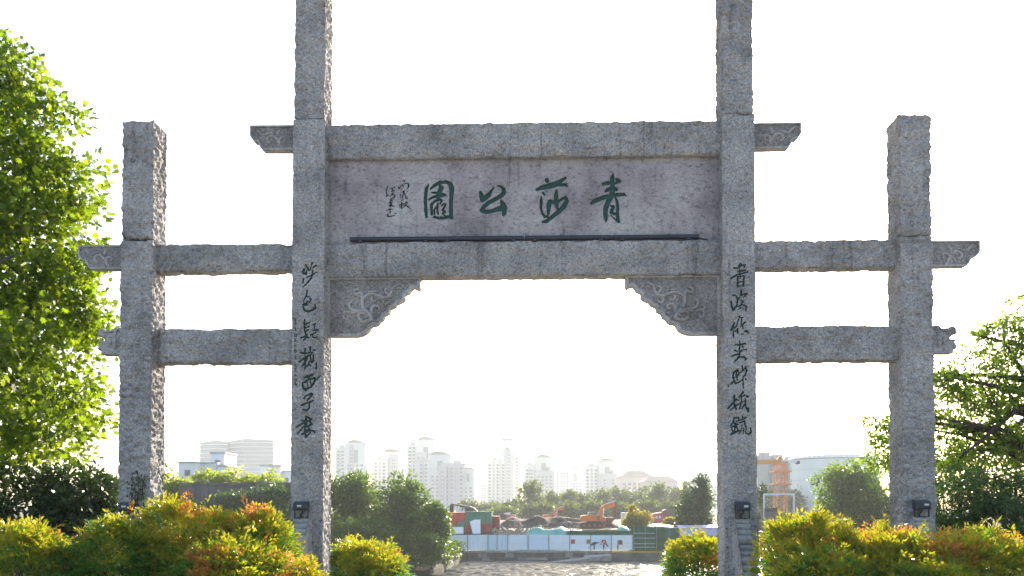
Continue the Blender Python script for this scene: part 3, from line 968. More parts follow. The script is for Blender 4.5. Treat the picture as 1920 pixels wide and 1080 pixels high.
# ================================================================== materials for the surroundings
M['paving'] = flat('plaza_paving', (0.42, 0.39, 0.34), 0.8, 0, 0.15, 1.5, 0.2)
M['soil'] = flat('dark_soil', (0.05, 0.042, 0.032), 0.95, 0, 0.4, 2.0, 0.6)
M['bank_soil'] = flat('bank_soil', (0.045, 0.045, 0.028), 0.95, 0, 0.45, 0.5, 0.5)
M['far_ground'] = flat('far_ground', (0.10, 0.11, 0.06), 0.95, 0, 0.35, 0.05)
M['bark'] = flat('bark', (0.10, 0.08, 0.06), 0.9, 0, 0.35, 6.0, 0.6)
M['dark_bark'] = flat('dark_bark', (0.045, 0.035, 0.025), 0.9, 0, 0.35, 6.0, 0.6)
M['concrete'] = flat('weathered_concrete', (0.27, 0.27, 0.26), 0.85, 0, 0.35, 0.9, 0.3)
M['dark_concrete'] = flat('stained_concrete', (0.13, 0.125, 0.115), 0.9, 0, 0.5, 0.5, 0.3)
M['wall_concrete'] = flat('river_wall_concrete', (0.115, 0.11, 0.11), 0.9, 0, 0.45, 0.22, 0.3)
M['steel_white'] = flat('white_sheet_steel', (0.74, 0.82, 0.90), 0.45, 0, 0.06, 0.6)
M['steel_blue'] = flat('pale_blue_sheet_steel', (0.64, 0.76, 0.88), 0.45, 0, 0.08, 0.6)
M['post_green'] = flat('grey_green_post', (0.12, 0.20, 0.17), 0.6)
M['net_green'] = flat('dark_green_netting', (0.012, 0.085, 0.040), 0.9, 0, 0.35, 0.8, 0.3)
M['net_green_pale'] = flat('faded_green_netting', (0.03, 0.13, 0.09), 0.9, 0, 0.35, 0.8, 0.3)
M['teal_tarp'] = flat('teal_tarpaulin', (0.06, 0.30, 0.28), 0.6, 0, 0.35, 1.0, 0.3)
M['lilac_sheet'] = flat('lilac_roof_sheet', (0.50, 0.48, 0.80), 0.5, 0, 0.08, 1.0)
M['container_red'] = flat('container_red', (0.42, 0.035, 0.025), 0.55, 0, 0.2, 1.0)
M['container_green'] = flat('container_green', (0.02, 0.16, 0.10), 0.55, 0, 0.2, 1.0)
M['container_maroon'] = flat('container_maroon', (0.22, 0.03, 0.03), 0.6, 0, 0.25, 1.0)
M['digger_orange'] = flat('digger_orange', (0.75, 0.17, 0.02), 0.5, 0, 0.15, 1.0)
M['digger_dark'] = flat('digger_dark_steel', (0.05, 0.04, 0.035), 0.7, 0, 0.3, 1.0)
M['digger_rust'] = flat('digger_rust_steel', (0.22, 0.085, 0.05), 0.7, 0, 0.3, 1.0)
M['digger_yellow'] = flat('digger_yellow', (0.55, 0.33, 0.06), 0.6, 0, 0.2, 1.0)
M['glass_dark'] = flat('dark_glass', (0.05, 0.07, 0.09), 0.15, 0, 0.1)
M['truck_red'] = flat('truck_red', (0.55, 0.06, 0.09), 0.5, 0, 0.15, 1.0)
M['truck_brown'] = flat('truck_brown', (0.16, 0.07, 0.06), 0.7, 0, 0.25, 1.0)
M['spoil'] = flat('dark_spoil', (0.035, 0.03, 0.03), 0.95, 0, 0.5, 0.7, 0.8)
M['rubble'] = flat('grey_brown_rubble', (0.24, 0.20, 0.17), 0.9, 0, 0.5, 1.2, 0.5)
M['yellow_edge'] = flat('yellow_edge_paint', (0.50, 0.30, 0.03), 0.7, 0, 0.3, 1.0)
M['print_red'] = flat('printed_red', (0.45, 0.03, 0.05), 0.6)
M['print_orange'] = flat('printed_orange', (0.45, 0.10, 0.03), 0.6)
M['print_navy'] = flat('printed_navy', (0.02, 0.04, 0.06), 0.6)
M['print_teal'] = flat('printed_teal', (0.03, 0.12, 0.10), 0.6)
M['print_skin'] = flat('printed_tan', (0.55, 0.36, 0.24), 0.6)
M['tower_wall'] = flat('pale_render', (0.62, 0.62, 0.60), 0.7, 0, 0.06, 0.05)
M['tower_grey'] = flat('grey_render', (0.36, 0.38, 0.42), 0.7, 0, 0.06, 0.05)
M['tower_glass'] = flat('tower_glass', (0.10, 0.12, 0.15), 0.3, 0, 0.15, 0.2)
M['tower_roof'] = flat('tower_roof_grey', (0.42, 0.43, 0.45), 0.7, 0, 0.06, 0.05)
M['pink_wall'] = flat('pink_render', (0.60, 0.50, 0.45), 0.7, 0, 0.06, 0.05)
M['pink_roof'] = flat('brown_roof_tile', (0.32, 0.22, 0.19), 0.7, 0, 0.1, 0.05)
M['curtain_wall'] = flat('curtain_wall', (0.22, 0.25, 0.28), 0.35, 0, 0.06, 0.05)
M['tank_white'] = flat('white_tank_steel', (0.90, 0.88, 0.84), 0.5, 0, 0.04, 0.15)
M['crane_orange'] = flat('crane_orange', (0.66, 0.27, 0.06), 0.5, 0, 0.1, 1.0)
M['house_white'] = flat('house_white', (0.85, 0.85, 0.84), 0.7, 0, 0.04, 0.1)
M['silo'] = flat('silo_concrete', (0.50, 0.48, 0.45), 0.85, 0, 0.12, 0.2)

# foliage
M['plane_leaf'] = leaf_mat('plane_tree_leaf', [(0.05, 0.10, 0.012), (0.085, 0.15, 0.014), (0.12, 0.19, 0.014), (0.06, 0.12, 0.018), (0.16, 0.22, 0.018), (0.045, 0.09, 0.018)], 0.55, 0.4, (2.4, 2.1, 0.5))
M['camphor_leaf'] = leaf_mat('camphor_leaf', [(0.045, 0.09, 0.02), (0.07, 0.14, 0.022), (0.14, 0.21, 0.022), (0.06, 0.12, 0.028)], 0.55, 0.35, (1.9, 1.8, 0.45))
M['dark_leaf'] = leaf_mat('dark_evergreen_leaf', [(0.024, 0.048, 0.018), (0.036, 0.068, 0.022), (0.05, 0.085, 0.028)], 0.25, 0.3, (1.3, 1.3, 0.5))
M['shade_leaf'] = leaf_mat('shade_green_leaf', [(0.04, 0.09, 0.03), (0.055, 0.12, 0.036), (0.075, 0.145, 0.04)], 0.4, 0.35, (1.4, 1.4, 0.5))
M['bamboo_leaf'] = leaf_mat('fine_green_leaf', [(0.03, 0.075, 0.025), (0.05, 0.11, 0.03), (0.075, 0.14, 0.035)], 0.4, 0.4, (1.5, 1.5, 0.6))
M['bank_leaf'] = leaf_mat('bank_tree_leaf', [(0.05, 0.10, 0.02), (0.075, 0.14, 0.022), (0.11, 0.18, 0.024), (0.06, 0.115, 0.026)], 0.4, 0.45, (1.8, 1.7, 0.45))
M['hazy_leaf'] = leaf_mat('far_tree_leaf', [(0.05, 0.09, 0.02), (0.075, 0.12, 0.02), (0.10, 0.14, 0.025)], 0.4, 0.5, (1.6, 1.5, 0.5))
M['bright_leaf'] = leaf_mat('bright_bush_leaf', [(0.15, 0.24, 0.03), (0.20, 0.28, 0.03), (0.27, 0.32, 0.04)], 0.55, 0.45, (1.8, 1.6, 0.4))
M['conifer_leaf'] = leaf_mat('conifer_leaf', [(0.025, 0.06, 0.02), (0.04, 0.085, 0.024), (0.055, 0.10, 0.026)], 0.3, 0.5, (1.4, 1.4, 0.5))
M['yellow_leaf'] = leaf_mat('yellow_bush_leaf', [(0.22, 0.22, 0.02), (0.28, 0.25, 0.02), (0.18, 0.22, 0.03)], 0.5, 0.45, (1.6, 1.4, 0.4))
M['nan_green'] = leaf_mat('nandina_green_leaf', [(0.052, 0.155, 0.032), (0.08, 0.21, 0.034), (0.125, 0.26, 0.036), (0.06, 0.175, 0.055)], 0.40, 0.32, (1.5, 1.7, 0.5))
M['nan_young'] = leaf_mat('nandina_young_leaf', [(0.19, 0.26, 0.03), (0.29, 0.30, 0.035), (0.37, 0.30, 0.035), (0.23, 0.28, 0.035), (0.38, 0.26, 0.05)], 0.5, 0.35, (1.4, 1.4, 0.4))
M['nan_red'] = leaf_mat('nandina_red_tip_leaf', [(0.48, 0.18, 0.07), (0.50, 0.27, 0.07), (0.46, 0.15, 0.08), (0.50, 0.34, 0.06)], 0.5, 0.35, (1.3, 1.2, 0.6))
M['ivy_leaf'] = leaf_mat('ivy_leaf', [(0.025, 0.04, 0.015), (0.045, 0.07, 0.018)], 0.2, 0.5)

# ================================================================== the setting
ZW = -6.0            # water level
ZQ = -4.65           # far bank level
def structure(o):
    o['kind'] = 'structure'
    return o

# near plateau: paving in front, planted soil round the gate, falling to the river behind
g = MB()
ys_ = [-60, 9.5, 9.5, 19.0, 24.0, 34.0]
zs_ = [0.0, 0.0, 0.0, 0.0, -2.5, -7.2]
for i in (0,):
    g.add([(-120, -60, 0), (120, -60, 0), (120, 9.5, 0), (-120, 9.5, 0)], [(0, 1, 2, 3)])
structure(g.build('plaza_pavement', M['paving']))
g = MB()
prof = [(9.5, 0.0), (20.0, 0.0), (22.0, -1.2), (27.0, -4.0), (34.0, -7.5)]
for (y0, z0), (y1, z1) in zip(prof[:-1], prof[1:]):
    g.add([(-120, y0, z0), (120, y0, z0), (120, y1, z1), (-120, y1, z1)], [(0, 1, 2, 3)])
structure(g.build('river_terrace_pavement', M['paving']))
for bx_a, bx_b in ((-60, -2.7), (3.6, 60)):
    g = MB(); g.add([(bx_a, 10.2, 0.012), (bx_b, 10.2, 0.012), (bx_b, 20.0, 0.026), (bx_a, 20.0, 0.026), (bx_a, 10.2, -0.2), (bx_b, 10.2, -0.2), (bx_b, 20.0, -0.6), (bx_a, 20.0, -0.6)], [(0, 1, 2, 3), (0, 4, 5, 1), (1, 5, 6, 2), (2, 6, 7, 3), (3, 7, 4, 0)])
    structure(g.build('planting_bed_ground', M['soil']))

# river
m, n, l, b = new_mat('river_water')
tc = n.new('ShaderNodeTexCoord').outputs['Object']
n1 = noise_node(n, l, tc, 1.0, 4, 0.6, (3.0, 3.0, 1))
n2 = noise_node(n, l, tc, 1.0, 3, 0.6, (7, 7, 1))
ad = n.new('ShaderNodeMath'); ad.operation = 'MULTIPLY_ADD'; ad.inputs[1].default_value = 0.28
l.new(n2.outputs['Fac'], ad.inputs[0]); l.new(n1.outputs['Fac'], ad.inputs[2])
bp = n.new('ShaderNodeBump'); bp.inputs['Strength'].default_value = 1.0; bp.inputs['Distance'].default_value = 0.05
l.new(ad.outputs[0], bp.inputs['Height'])
df = n.new('ShaderNodeBsdfDiffuse'); df.inputs['Color'].default_value = (0.070, 0.076, 0.068, 1)      # silty water
gl = n.new('ShaderNodeBsdfGlossy'); gl.inputs['Roughness'].default_value = 0.21
mx = n.new('ShaderNodeMixShader'); mx.inputs[0].default_value = 0.085
l.new(bp.outputs[0], df.inputs['Normal']); l.new(bp.outputs[0], gl.inputs['Normal'])
l.new(df.outputs[0], mx.inputs[1]); l.new(gl.outputs[0], mx.inputs[2])
l.new(mx.outputs[0], n['Material Output'].inputs['Surface'])
n.remove(b)
M['water'] = m
wx = np.concatenate([np.linspace(-500, -46, 8), np.arange(-44, 48, 0.24), np.linspace(50, 500, 8)])
wy = np.concatenate([np.linspace(28, 84, 8), np.arange(85, 127, 0.10), np.linspace(128, 330, 6)])
Xg, Yg = np.meshgrid(wx, wy, indexing='ij')
Pw = np.stack([Xg.ravel(), Yg.ravel(), np.zeros(Xg.size)], 1)
hw_ = fbm(Pw * np.array([0.5, 1.1, 1]), 2, 301) * 0.07 + (1 - np.abs(fbm(Pw * np.array([1.0, 2.1, 1]), 2, 311, 0.5))) * 0.15
fade = (np.clip((Xg + 44) / 4, 0, 1) * np.clip((47 - Xg) / 4, 0, 1) * np.clip((Yg - 85) / 4, 0, 1) * np.clip((127 - Yg) / 2, 0, 1)).ravel()
Zw = ZW + (hw_ - 0.1) * fade
iw = np.arange(Xg.size).reshape(Xg.shape)
structure(link('river', np_mesh('river', np.stack([Pw[:, 0], Pw[:, 1], Zw], 1), np.stack([iw[:-1, :-1].ravel(), iw[1:, :-1].ravel(), iw[1:, 1:].ravel(), iw[:-1, 1:].ravel()], 1), True), None, M['water']))

# far bank: one sheet, its shoreline nearer on the left, level behind the quay, out to the horizon
SHORE = [(-1400, 78), (-27, 78), (-19.5, 95), (-8.2, 96.5), (-6.6, 125.6), (35, 125.6), (38, 98), (1400, 98)]
def shore(x):
    return float(np.interp(x, [s[0] for s in SHORE], [s[1] for s in SHORE]))
ZF = -2.1            # filled ground of the building site and beyond
def ground_z(x, Y):
    return float(np.interp(Y, [134, 141], [ZQ, ZF]))
xs_ = np.concatenate([np.linspace(-1400, -140, 10), np.linspace(-110, 110, 221), np.linspace(140, 1400, 10)])
offs = [-3.0, 0.0, 1.6, 3.4, 6.0, 134, 141, 170, 240, 400, 800, 1420]
V, Fc = [], []
for x in xs_:
    s = shore(x)
    for k, d in enumerate(offs):
        wall_ = -6.9 < x < 35.5
        if k < 5:
            zz = ([ZW - 3, ZW - 2.2, ZQ - 0.05, ZQ, ZQ] if wall_ else [ZW - 2.0, ZW - 0.4, ZW + 0.55, ZQ - 0.2, ZQ])[k]
            yy = s + d
        else:
            zz = ZQ if k == 5 else ZF
            yy = d
        jitter = 0.25 * math.sin(x * 1.7 + k) if 0 < k < 4 and not wall_ else 0
        V.append((x, yy + jitter, zz + jitter * 0.3))
m_ = len(offs)
for i in range(len(xs_) - 1):
    for k in range(m_ - 1):
        Fc.append((i * m_ + k, (i + 1) * m_ + k, (i + 1) * m_ + k + 1, i * m_ + k + 1))
mb = MB(); mb.add(V, Fc)
structure(mb.build('far_bank', M['bank_soil']))


# ================================================================== leaves and trees
def rand_unit(n):
    v = rng.normal(size=(n, 3))
    return v / (np.linalg.norm(v, axis=1)[:, None] + 1e-9)


def leaf_cloud(name, C, T, Nn, size, template, mat, parent):
    """C centres, T tip directions, Nn leaf normals (made orthogonal), size lengths, template (k,3): along, across, up"""
    T = T / (np.linalg.norm(T, axis=1)[:, None] + 1e-9)
    Nn = Nn - (Nn * T).sum(1)[:, None] * T
    Nn = Nn / (np.linalg.norm(Nn, axis=1)[:, None] + 1e-9)
    B = np.cross(Nn, T)
    tp = np.asarray(template, dtype=float)
    k = len(tp)
    V = C[:, None, :] + size[:, None, None] * (tp[None, :, 0:1] * T[:, None, :] + tp[None, :, 1:2] * B[:, None, :] + tp[None, :, 2:3] * Nn[:, None, :])
    Fi = np.arange(len(C) * k, dtype=np.int32).reshape(-1, k)
    return tag(link(name, np_mesh(name, V.reshape(-1, 3), Fi), parent, mat), kind='stuff')


T_OVAL = [(0, 0, 0), (0.3, 0.2, 0.03), (0.65, 0.19, 0.02), (1, 0, -0.06), (0.65, -0.19, 0.02), (0.3, -0.2, 0.03)]
T_LANCE = [(0, 0, 0), (0.35, 0.14, 0.03), (1, 0, -0.08), (0.35, -0.14, 0.03)]
T_PLANE = [(0, 0, 0), (-0.10, 0.28, -0.03), (0.14, 0.26, 0.0), (0.22, 0.58, -0.08), (0.42, 0.30, 0.02), (0.66, 0.42, -0.03), (0.66, 0.16, 0.03), (1.0, 0, -0.10),
           (0.66, -0.16, 0.03), (0.66, -0.42, -0.03), (0.42, -0.30, 0.02), (0.22, -0.58, -0.08), (0.14, -0.26, 0.0), (-0.10, -0.28, -0.03)]
T_CLUMP = [(0, 0, 0), (0.25, 0.32, 0.05), (0.7, 0.26, -0.04), (1, 0.02, -0.08), (0.62, -0.30, 0.05), (0.2, -0.22, -0.04)]


def clumps_in(ells, n, inner=0.45):
    """clump centres spread through ellipsoids (cx,cy,cz,rx,ry,rz), mostly near the surface; also outward directions"""
    E = np.array(ells, dtype=float)
    vol = (E[:, 3] * E[:, 5]) ** 0.8
    pick = rng.choice(len(E), size=n, p=vol / vol.sum())
    d = rand_unit(n)
    r = inner + (1 - inner) * rng.random(n) ** 0.6
    C = E[pick, :3] + d * E[pick, 3:] * r[:, None]
    return C, d


def clump_leaves(C, D, n_per, rad, flat_=0.6, droop=0.25):
    n = len(C)
    idx = np.repeat(np.arange(n), n_per)
    u = rand_unit(len(idx)) * (rng.random(len(idx)) ** 0.45)[:, None]
    rr = (rad * (0.7 + 0.6 * rng.random(n)))[idx]
    P = C[idx] + u * rr[:, None] * np.array([1, 1, flat_])
    T = u * 0.8 + D[idx] * 0.5 + rand_unit(len(idx)) * 0.7
    T[:, 2] -= droop
    Nn = rand_unit(len(idx)) * 0.9 + np.array([0, 0, 0.7])
    return P, T, Nn


def tree(name, base, label, ells, leaf, n_clump, n_per, rad, mat, trunk_r=0.2, template=T_CLUMP, bark='bark', group=None, cat='tree', flat_=0.6, inner=0.45, limbs=7, droop=0.25, top_z=None):
    """ells given in world coordinates"""
    e = empty(name, base)
    tag(e, label, cat, group)
    b = Vector(base)
    E = [(c[0] - b.x, c[1] - b.y, c[2] - b.z, c[3], c[4], c[5]) for c in ells]
    C, D = clumps_in(E, n_clump, inner)
    keep = C[:, 2] > 0.1
    C, D = C[keep], D[keep]
    P, T, Nn = clump_leaves(C, D, n_per, rad, flat_, droop)
    size = leaf * (0.6 + 0.8 * rng.random(len(P)))
    leaf_cloud('crown', P, T, Nn, size, template, mat, e)
    cz = max(c[2] for c in E)
    tz = top_z or cz
    t = MB()
    t.tube([(0, 0, -0.3), (0.05 * trunk_r, 0, tz * 0.3), (0.4 * trunk_r, 0.2 * trunk_r, tz * 0.65), (0.2 * trunk_r, 0, tz)],
           [trunk_r * 1.3, trunk_r, trunk_r * 0.8, trunk_r * 0.35], 8)
    sel = rng.choice(len(C), size=min(limbs, len(C)), replace=False)
    for i in sel:
        h = tz * (0.35 + 0.45 * rng.random())
        c = C[i]
        p0 = Vector((0.2 * trunk_r, 0, h))
        p2 = Vector(c)
        p1 = p0.lerp(p2, 0.5) + Vector((0, 0, 0.12 * (p2 - p0).length * (rng.random() - 0.2)))
        t.tube([p0, p1, p2], [trunk_r * 0.45, trunk_r * 0.28, trunk_r * 0.1], 5)
    t.build('trunk', M[bark], e)
    return e


# ---- plane tree, its trunk outside the frame on the left
b0 = at(-250, 960, 18.5); b0.z = 0
Yp = 18.5
def ell_px(u, v, Y, ru, rv, ry=None):
    c = at(u, v, Y)
    k = Y / F_PX
    return (c.x, c.y, c.z, ru * k, (ry if ry is not None else ru * k), rv * k)
plane_ells = [ell_px(-170, 480, 18.5, 330, 330), ell_px(-110, 330, 18.0, 215, 205), ell_px(-70, 690, 17.8, 265, 190), ell_px(-15, 560, 18.5, 200, 190), ell_px(-60, 800, 17.6, 245, 100),
              ell_px(-60, 170, 18.5, 105, 130), ell_px(75, 420, 18.6, 118, 150), ell_px(85, 640, 18.2, 120, 130), ell_px(55, 245, 18.6, 105, 100), ell_px(95, 325, 18.7, 85, 110), ell_px(10, 140, 18.6, 75, 75), ell_px(125, 520, 18.4, 78, 100), ell_px(100, 790, 18.0, 105, 80)]
tree('plane_tree', b0, 'large leafy plane tree with sunlit yellow-green leaves beside the leftmost pillar', plane_ells, 0.12, 820, 40, 0.42, M['plane_leaf'], 0.28, T_PLANE, 'bark', flat_=0.75, limbs=30, inner=0.35)

# ---- spreading tree on the right
b1 = at(2010, 960, 22); b1.z = 0
right_ells = [ell_px(2010, 760, 22.5, 150, 150), ell_px(1905, 690, 22.5, 110, 95), ell_px(1840, 730, 22, 85, 50), ell_px(1885, 640, 22.5, 60, 45), ell_px(1800, 790, 22, 75, 42), ell_px(1890, 830, 22, 90, 45),
              ell_px(1700, 790, 22, 62, 18), ell_px(1668, 842, 21.8, 48, 16), ell_px(1770, 850, 22, 55, 25), ell_px(1672, 868, 22, 42, 12), ell_px(1940, 600, 23, 60, 60), ell_px(1850, 890, 22, 80, 40), ell_px(1790, 715, 22, 55, 40), ell_px(1820, 850, 22.4, 80, 45), ell_px(1780, 890, 22.4, 50, 40), ell_px(1645, 790, 22, 22, 10), ell_px(1655, 815, 22, 25, 10), ell_px(1640, 862, 22, 20, 9)]
rt = tree('camphor_tree', b1, 'spreading tree with thin bare-looking limbs and small glossy leaves behind the rightmost pillar', right_ells, 0.115, 620, 34, 0.27, M['camphor_leaf'], 0.24, T_OVAL, 'dark_bark', flat_=0.5, limbs=40, inner=0.2)
# visible limbs reaching left
tb = MB()
def pxl(lst, Y): return [at(u, v, Y) - Vector(b1) for u, v in lst]
for pts, r in (([(1990, 900), (1930, 872), (1870, 838), (1800, 815), (1740, 805), (1670, 795)], 0.055), ([(1990, 890), (1920, 850), (1880, 790), (1850, 740), (1830, 700)], 0.05),
               ([(1870, 838), (1810, 848), (1760, 856), (1690, 860), (1640, 850)], 0.035), ([(1985, 850), (1950, 770), (1915, 700), (1890, 650)], 0.06), ([(1920, 850), (1850, 845), (1790, 880)], 0.03),
               ([(1880, 790), (1830, 770), (1790, 760)], 0.03), ([(1930, 872), (1880, 880), (1840, 900)], 0.03)):
    P = pxl(pts, 22.0)
    tb.tube(P, [r * (1 - 0.75 * i / (len(P) - 1)) for i in range(len(P))], 6)
tb.build('limbs', M['dark_bark'], rt)

# ---- shrubs behind the gate
def px_base(u, Y, z=0.0):
    p = at(u, 950, Y)
    return Vector((p.x, p.y, z))
tree('evergreen_shrub', px_base(70, 17), 'dark evergreen shrub below the plane tree at the left edge', [ell_px(40, 950, 17, 120, 85, 1.0), ell_px(10, 985, 16.6, 120, 60, 1.0)], 0.12, 170, 34, 0.28, M['dark_leaf'], 0.06, T_OVAL, 'dark_bark', cat='shrub', limbs=8)
tree('evergreen_shrub', px_base(165, 17.4), 'dark evergreen shrub with drooping leaves against the leftmost pillar', [ell_px(165, 955, 17.4, 78, 80, 0.9), ell_px(120, 925, 17.6, 60, 50, 0.8)], 0.12, 150, 34, 0.26, M['dark_leaf'], 0.06, T_OVAL, 'dark_bark', cat='shrub', limbs=8)
tree('fine_leaved_shrub', px_base(1800, 19), 'dark green fine-leaved shrub just beside the rightmost pillar', [ell_px(1795, 945, 19, 62, 62, 0.9), ell_px(1765, 985, 18.8, 40, 30, 0.6), ell_px(1840, 920, 19.2, 50, 45, 0.8)], 0.11, 240, 36, 0.24, M['shade_leaf'], 0.05, T_LANCE, 'dark_bark', cat='shrub', limbs=8)
tree('fine_leaved_shrub', px_base(1885, 18), 'lighter green drooping fine-leaved shrub at the right edge', [ell_px(1885, 975, 18, 72, 52, 0.8), ell_px(1930, 950, 18.3, 60, 60, 0.8)], 0.12, 170, 38, 0.24, M['bamboo_leaf'], 0.05, T_LANCE, 'dark_bark', cat='shrub', limbs=8, droop=0.6)

# ---- nandina shrubs round the pillars
def nandina(label, u, v_top, wpx, Y, n_spray=560, red=0.3, ry=0.95, young=0.5, lean=0.0, ptop=0.75):
    k = Y / F_PX
    base = px_base(u, Y)
    zt = at(u, v_top, Y).z
    rx = wpx * k / 2
    e = empty('nandina_shrub', base)
    tag(e, label, 'shrub', 'nandina shrubs planted round the gate')
    # compound leaves start on a lumpy dome
    n = int(n_spray * 2.6)
    th = rng.random(n) * 2 * math.pi
    cz = rng.random(n) ** 0.9
    sr = np.sqrt(np.clip(1 - cz ** 3.0, 0, 1))
    lump = 1 + 0.34 * fbm(np.stack([np.cos(th) * 1.3 + u, np.sin(th) * 1.3, cz * 2.2], 1), 3, int(u) % 89)
    lump = np.clip(lump, 0.55, 1.35)
    rad = (0.60 + 0.40 * rng.random(n) ** 0.6)
    H = zt - 0.22
    P = np.stack([np.cos(th) * sr * rx * 0.92 * rad * lump, np.sin(th) * sr * ry * rad * lump, (0.02 + 0.98 * cz * (0.72 + 0.28 * rad)) * H * (1 + 0.13 * fbm(np.stack([np.cos(th) * sr * rx * 2.0 + u, np.sin(th) * sr * ry * 2.0, np.zeros(n)], 1), 3, int(u) % 71))], 1)
    shoot = (rng.random(n) < 0.045) & (cz > 0.55)
    P[shoot, 2] += 0.06 + 0.20 * rng.random(shoot.sum())
    P[:, 2] += lean * P[:, 0] / max(rx, 0.1) * H
    out = np.stack([np.cos(th) * sr, np.sin(th) * sr, 0.55 * cz + 0.10], 1) + rng.normal(size=(n, 3)) * 0.28
    out /= np.linalg.norm(out, axis=1)[:, None]
    hgt = P[:, 2] / H
    toph = np.clip(1 - np.hypot(P[:, 0] / rx, P[:, 1] / ry) ** 2.2, 0.05, 1) ** 0.4        # local top of the dome
    rel = 0.5 * hgt / np.clip(toph, 0.3, 1) + 0.5 * hgt
    q = rel + rng.normal(size=n) * 0.16
    # patches of red growth
    pr = fbm(np.stack([P[:, 0] * 2.2 + u, P[:, 1] * 2.2, P[:, 2] * 1.2], 1), 2, int(u) % 97)
    kindv = np.where(q > 0.74, 1, 0)
    kindv = np.where((rng.random(n) < 0.22 * young) & (kindv == 0), 1, kindv)
    kindv = np.where((kindv == 1) & (rng.random(n) > 0.55 + 0.45 * young), 0, kindv)
    kindv = np.where((q > 0.90) & (pr > 0.58 - red * 1.5), 2, kindv)
    for kk, nm, mt in ((0, 'foliage', 'nan_green'), (1, 'young_foliage', 'nan_young'), (2, 'red_tips', 'nan_red')):
        S = np.where(kindv == kk)[0]
        if not len(S): continue
        m_l = 15
        L = (0.20 + 0.14 * rng.random(len(S))) * (0.8 if kk == 2 else 1.0)
        ax = out[S].copy()
        if kk: ax[:, 2] += 0.75; ax /= np.linalg.norm(ax, axis=1)[:, None]
        side = np.cross(ax, np.array([0, 0, 1.0])) + rng.normal(size=(len(S), 3)) * 0.15
        side /= np.linalg.norm(side, axis=1)[:, None] + 1e-9
        upv = np.cross(side, ax)
        Cs, Ts, Ns, Zs = [], [], [], []
        for j in range(m_l):
            t = (j // 2 + 1) / (m_l // 2 + 1)
            sgn = 0 if j == m_l - 1 else (1 if j % 2 else -1)
            dro = -0.35 * t * t
            c = P[S] + ax * (L * t)[:, None] + np.array([0, 0, 1.0]) * (dro * L)[:, None]
            c = c + side * (sgn * L * 0.22 * (1 - t * 0.6))[:, None] * rng.random((len(S), 1)) * 1.5
            tt = ax * 0.75 + side * sgn * 0.8 + rng.normal(size=(len(S), 3)) * 0.25
            tt[:, 2] -= 0.28 if kk == 0 else 0.02
            Cs.append(c); Ts.append(tt); Ns.append(upv + rng.normal(size=(len(S), 3)) * 0.45)
            Zs.append((0.055 + 0.035 * rng.random(len(S))) * (0.85 if kk == 2 else 1.0))
        leaf_cloud(nm, np.concatenate(Cs), np.concatenate(Ts), np.concatenate(Ns), np.concatenate(Zs), [(0, 0, 0), (0.4, 0.17, 0.03), (1, 0, -0.10), (0.4, -0.17, 0.03)], M[mt], e)
    st = MB()
    for i in rng.choice(n, size=min(46, n), replace=False):
        p = Vector(P[i])
        a = Vector((p.x * 0.18, p.y * 0.18, -0.05))
        st.tube([a, a.lerp(p, 0.5) + Vector((0, 0, 0.1)), p], [0.011, 0.008, 0.004], 4, False)
    tag(st.build('stems', M['dark_bark'], e), kind='stuff')
    return e


nandina('low yellow-green nandina shrub at the left edge, below the dark evergreens', 55, 975, 250, 12.6, 620, 0.16, 0.9, 0.75)
nandina('big nandina shrub with orange tips in front of the leftmost pillar', 350, 928, 240, 13.6, 660, 0.29, 1.0, 0.95)
nandina('broad deep green nandina shrub left of the orange-tipped one', 235, 968, 220, 12.9, 700, 0.08, 0.95, 0.25)
nandina('yellow-green nandina shrub against the scrolled stone of the left couplet pillar', 486, 950, 150, 13.4, 560, 0.17, 0.9, 0.9)
nandina('low leafy nandina shrub in front of the left couplet pillar', 430, 1000, 220, 12.3, 620, 0.06, 0.8, 0.4)
nandina('small nandina clump with orange sprigs over the left couplet pillar foot', 562, 1056, 110, 12.6, 260, 0.16, 0.5, 0.95)
nandina('rounded yellow-green nandina shrub behind the left couplet pillar by the water', 678, 1008, 150, 18.0, 620, 0.22, 0.9, 0.7)
nandina('rounded yellow-green nandina shrub behind the right couplet pillar by the water', 1318, 1000, 135, 18.0, 560, 0.16, 0.9, 0.8)
nandina('tall golden nandina shrub between the right couplet pillar and the rightmost pillar', 1518, 957, 180, 13.6, 680, 0.14, 0.95, 0.95)
nandina('dark leafy nandina shrub low in front of the golden one', 1560, 1034, 220, 12.4, 560, 0.02, 0.7, 0.3)
nandina('orange-red tipped nandina shrub in front of the rightmost pillar', 1665, 984, 230, 13.2, 700, 0.42, 0.9, 0.95)
nandina('yellow and red nandina shrub filling the lower right corner', 1845, 986, 270, 12.9, 760, 0.38, 0.95, 0.95)
nandina('low green nandina shrub in front of the red-tipped ones', 1740, 1040, 240, 12.2, 520, 0.05, 0.7, 0.2)
nandina('golden nandina shrub filling the gap right of the tall golden one', 1602, 1004, 140, 13.0, 380, 0.25, 0.8, 0.95)
nandina('reddish nandina shrub filling the gap beside the rightmost pillar foot', 1752, 1004, 140, 12.8, 380, 0.34, 0.8, 0.95)
nandina('small yellow nandina bush behind the rightmost pillar', 1662, 968, 46, 18.6, 130, 0.1, 0.3, 0.95)

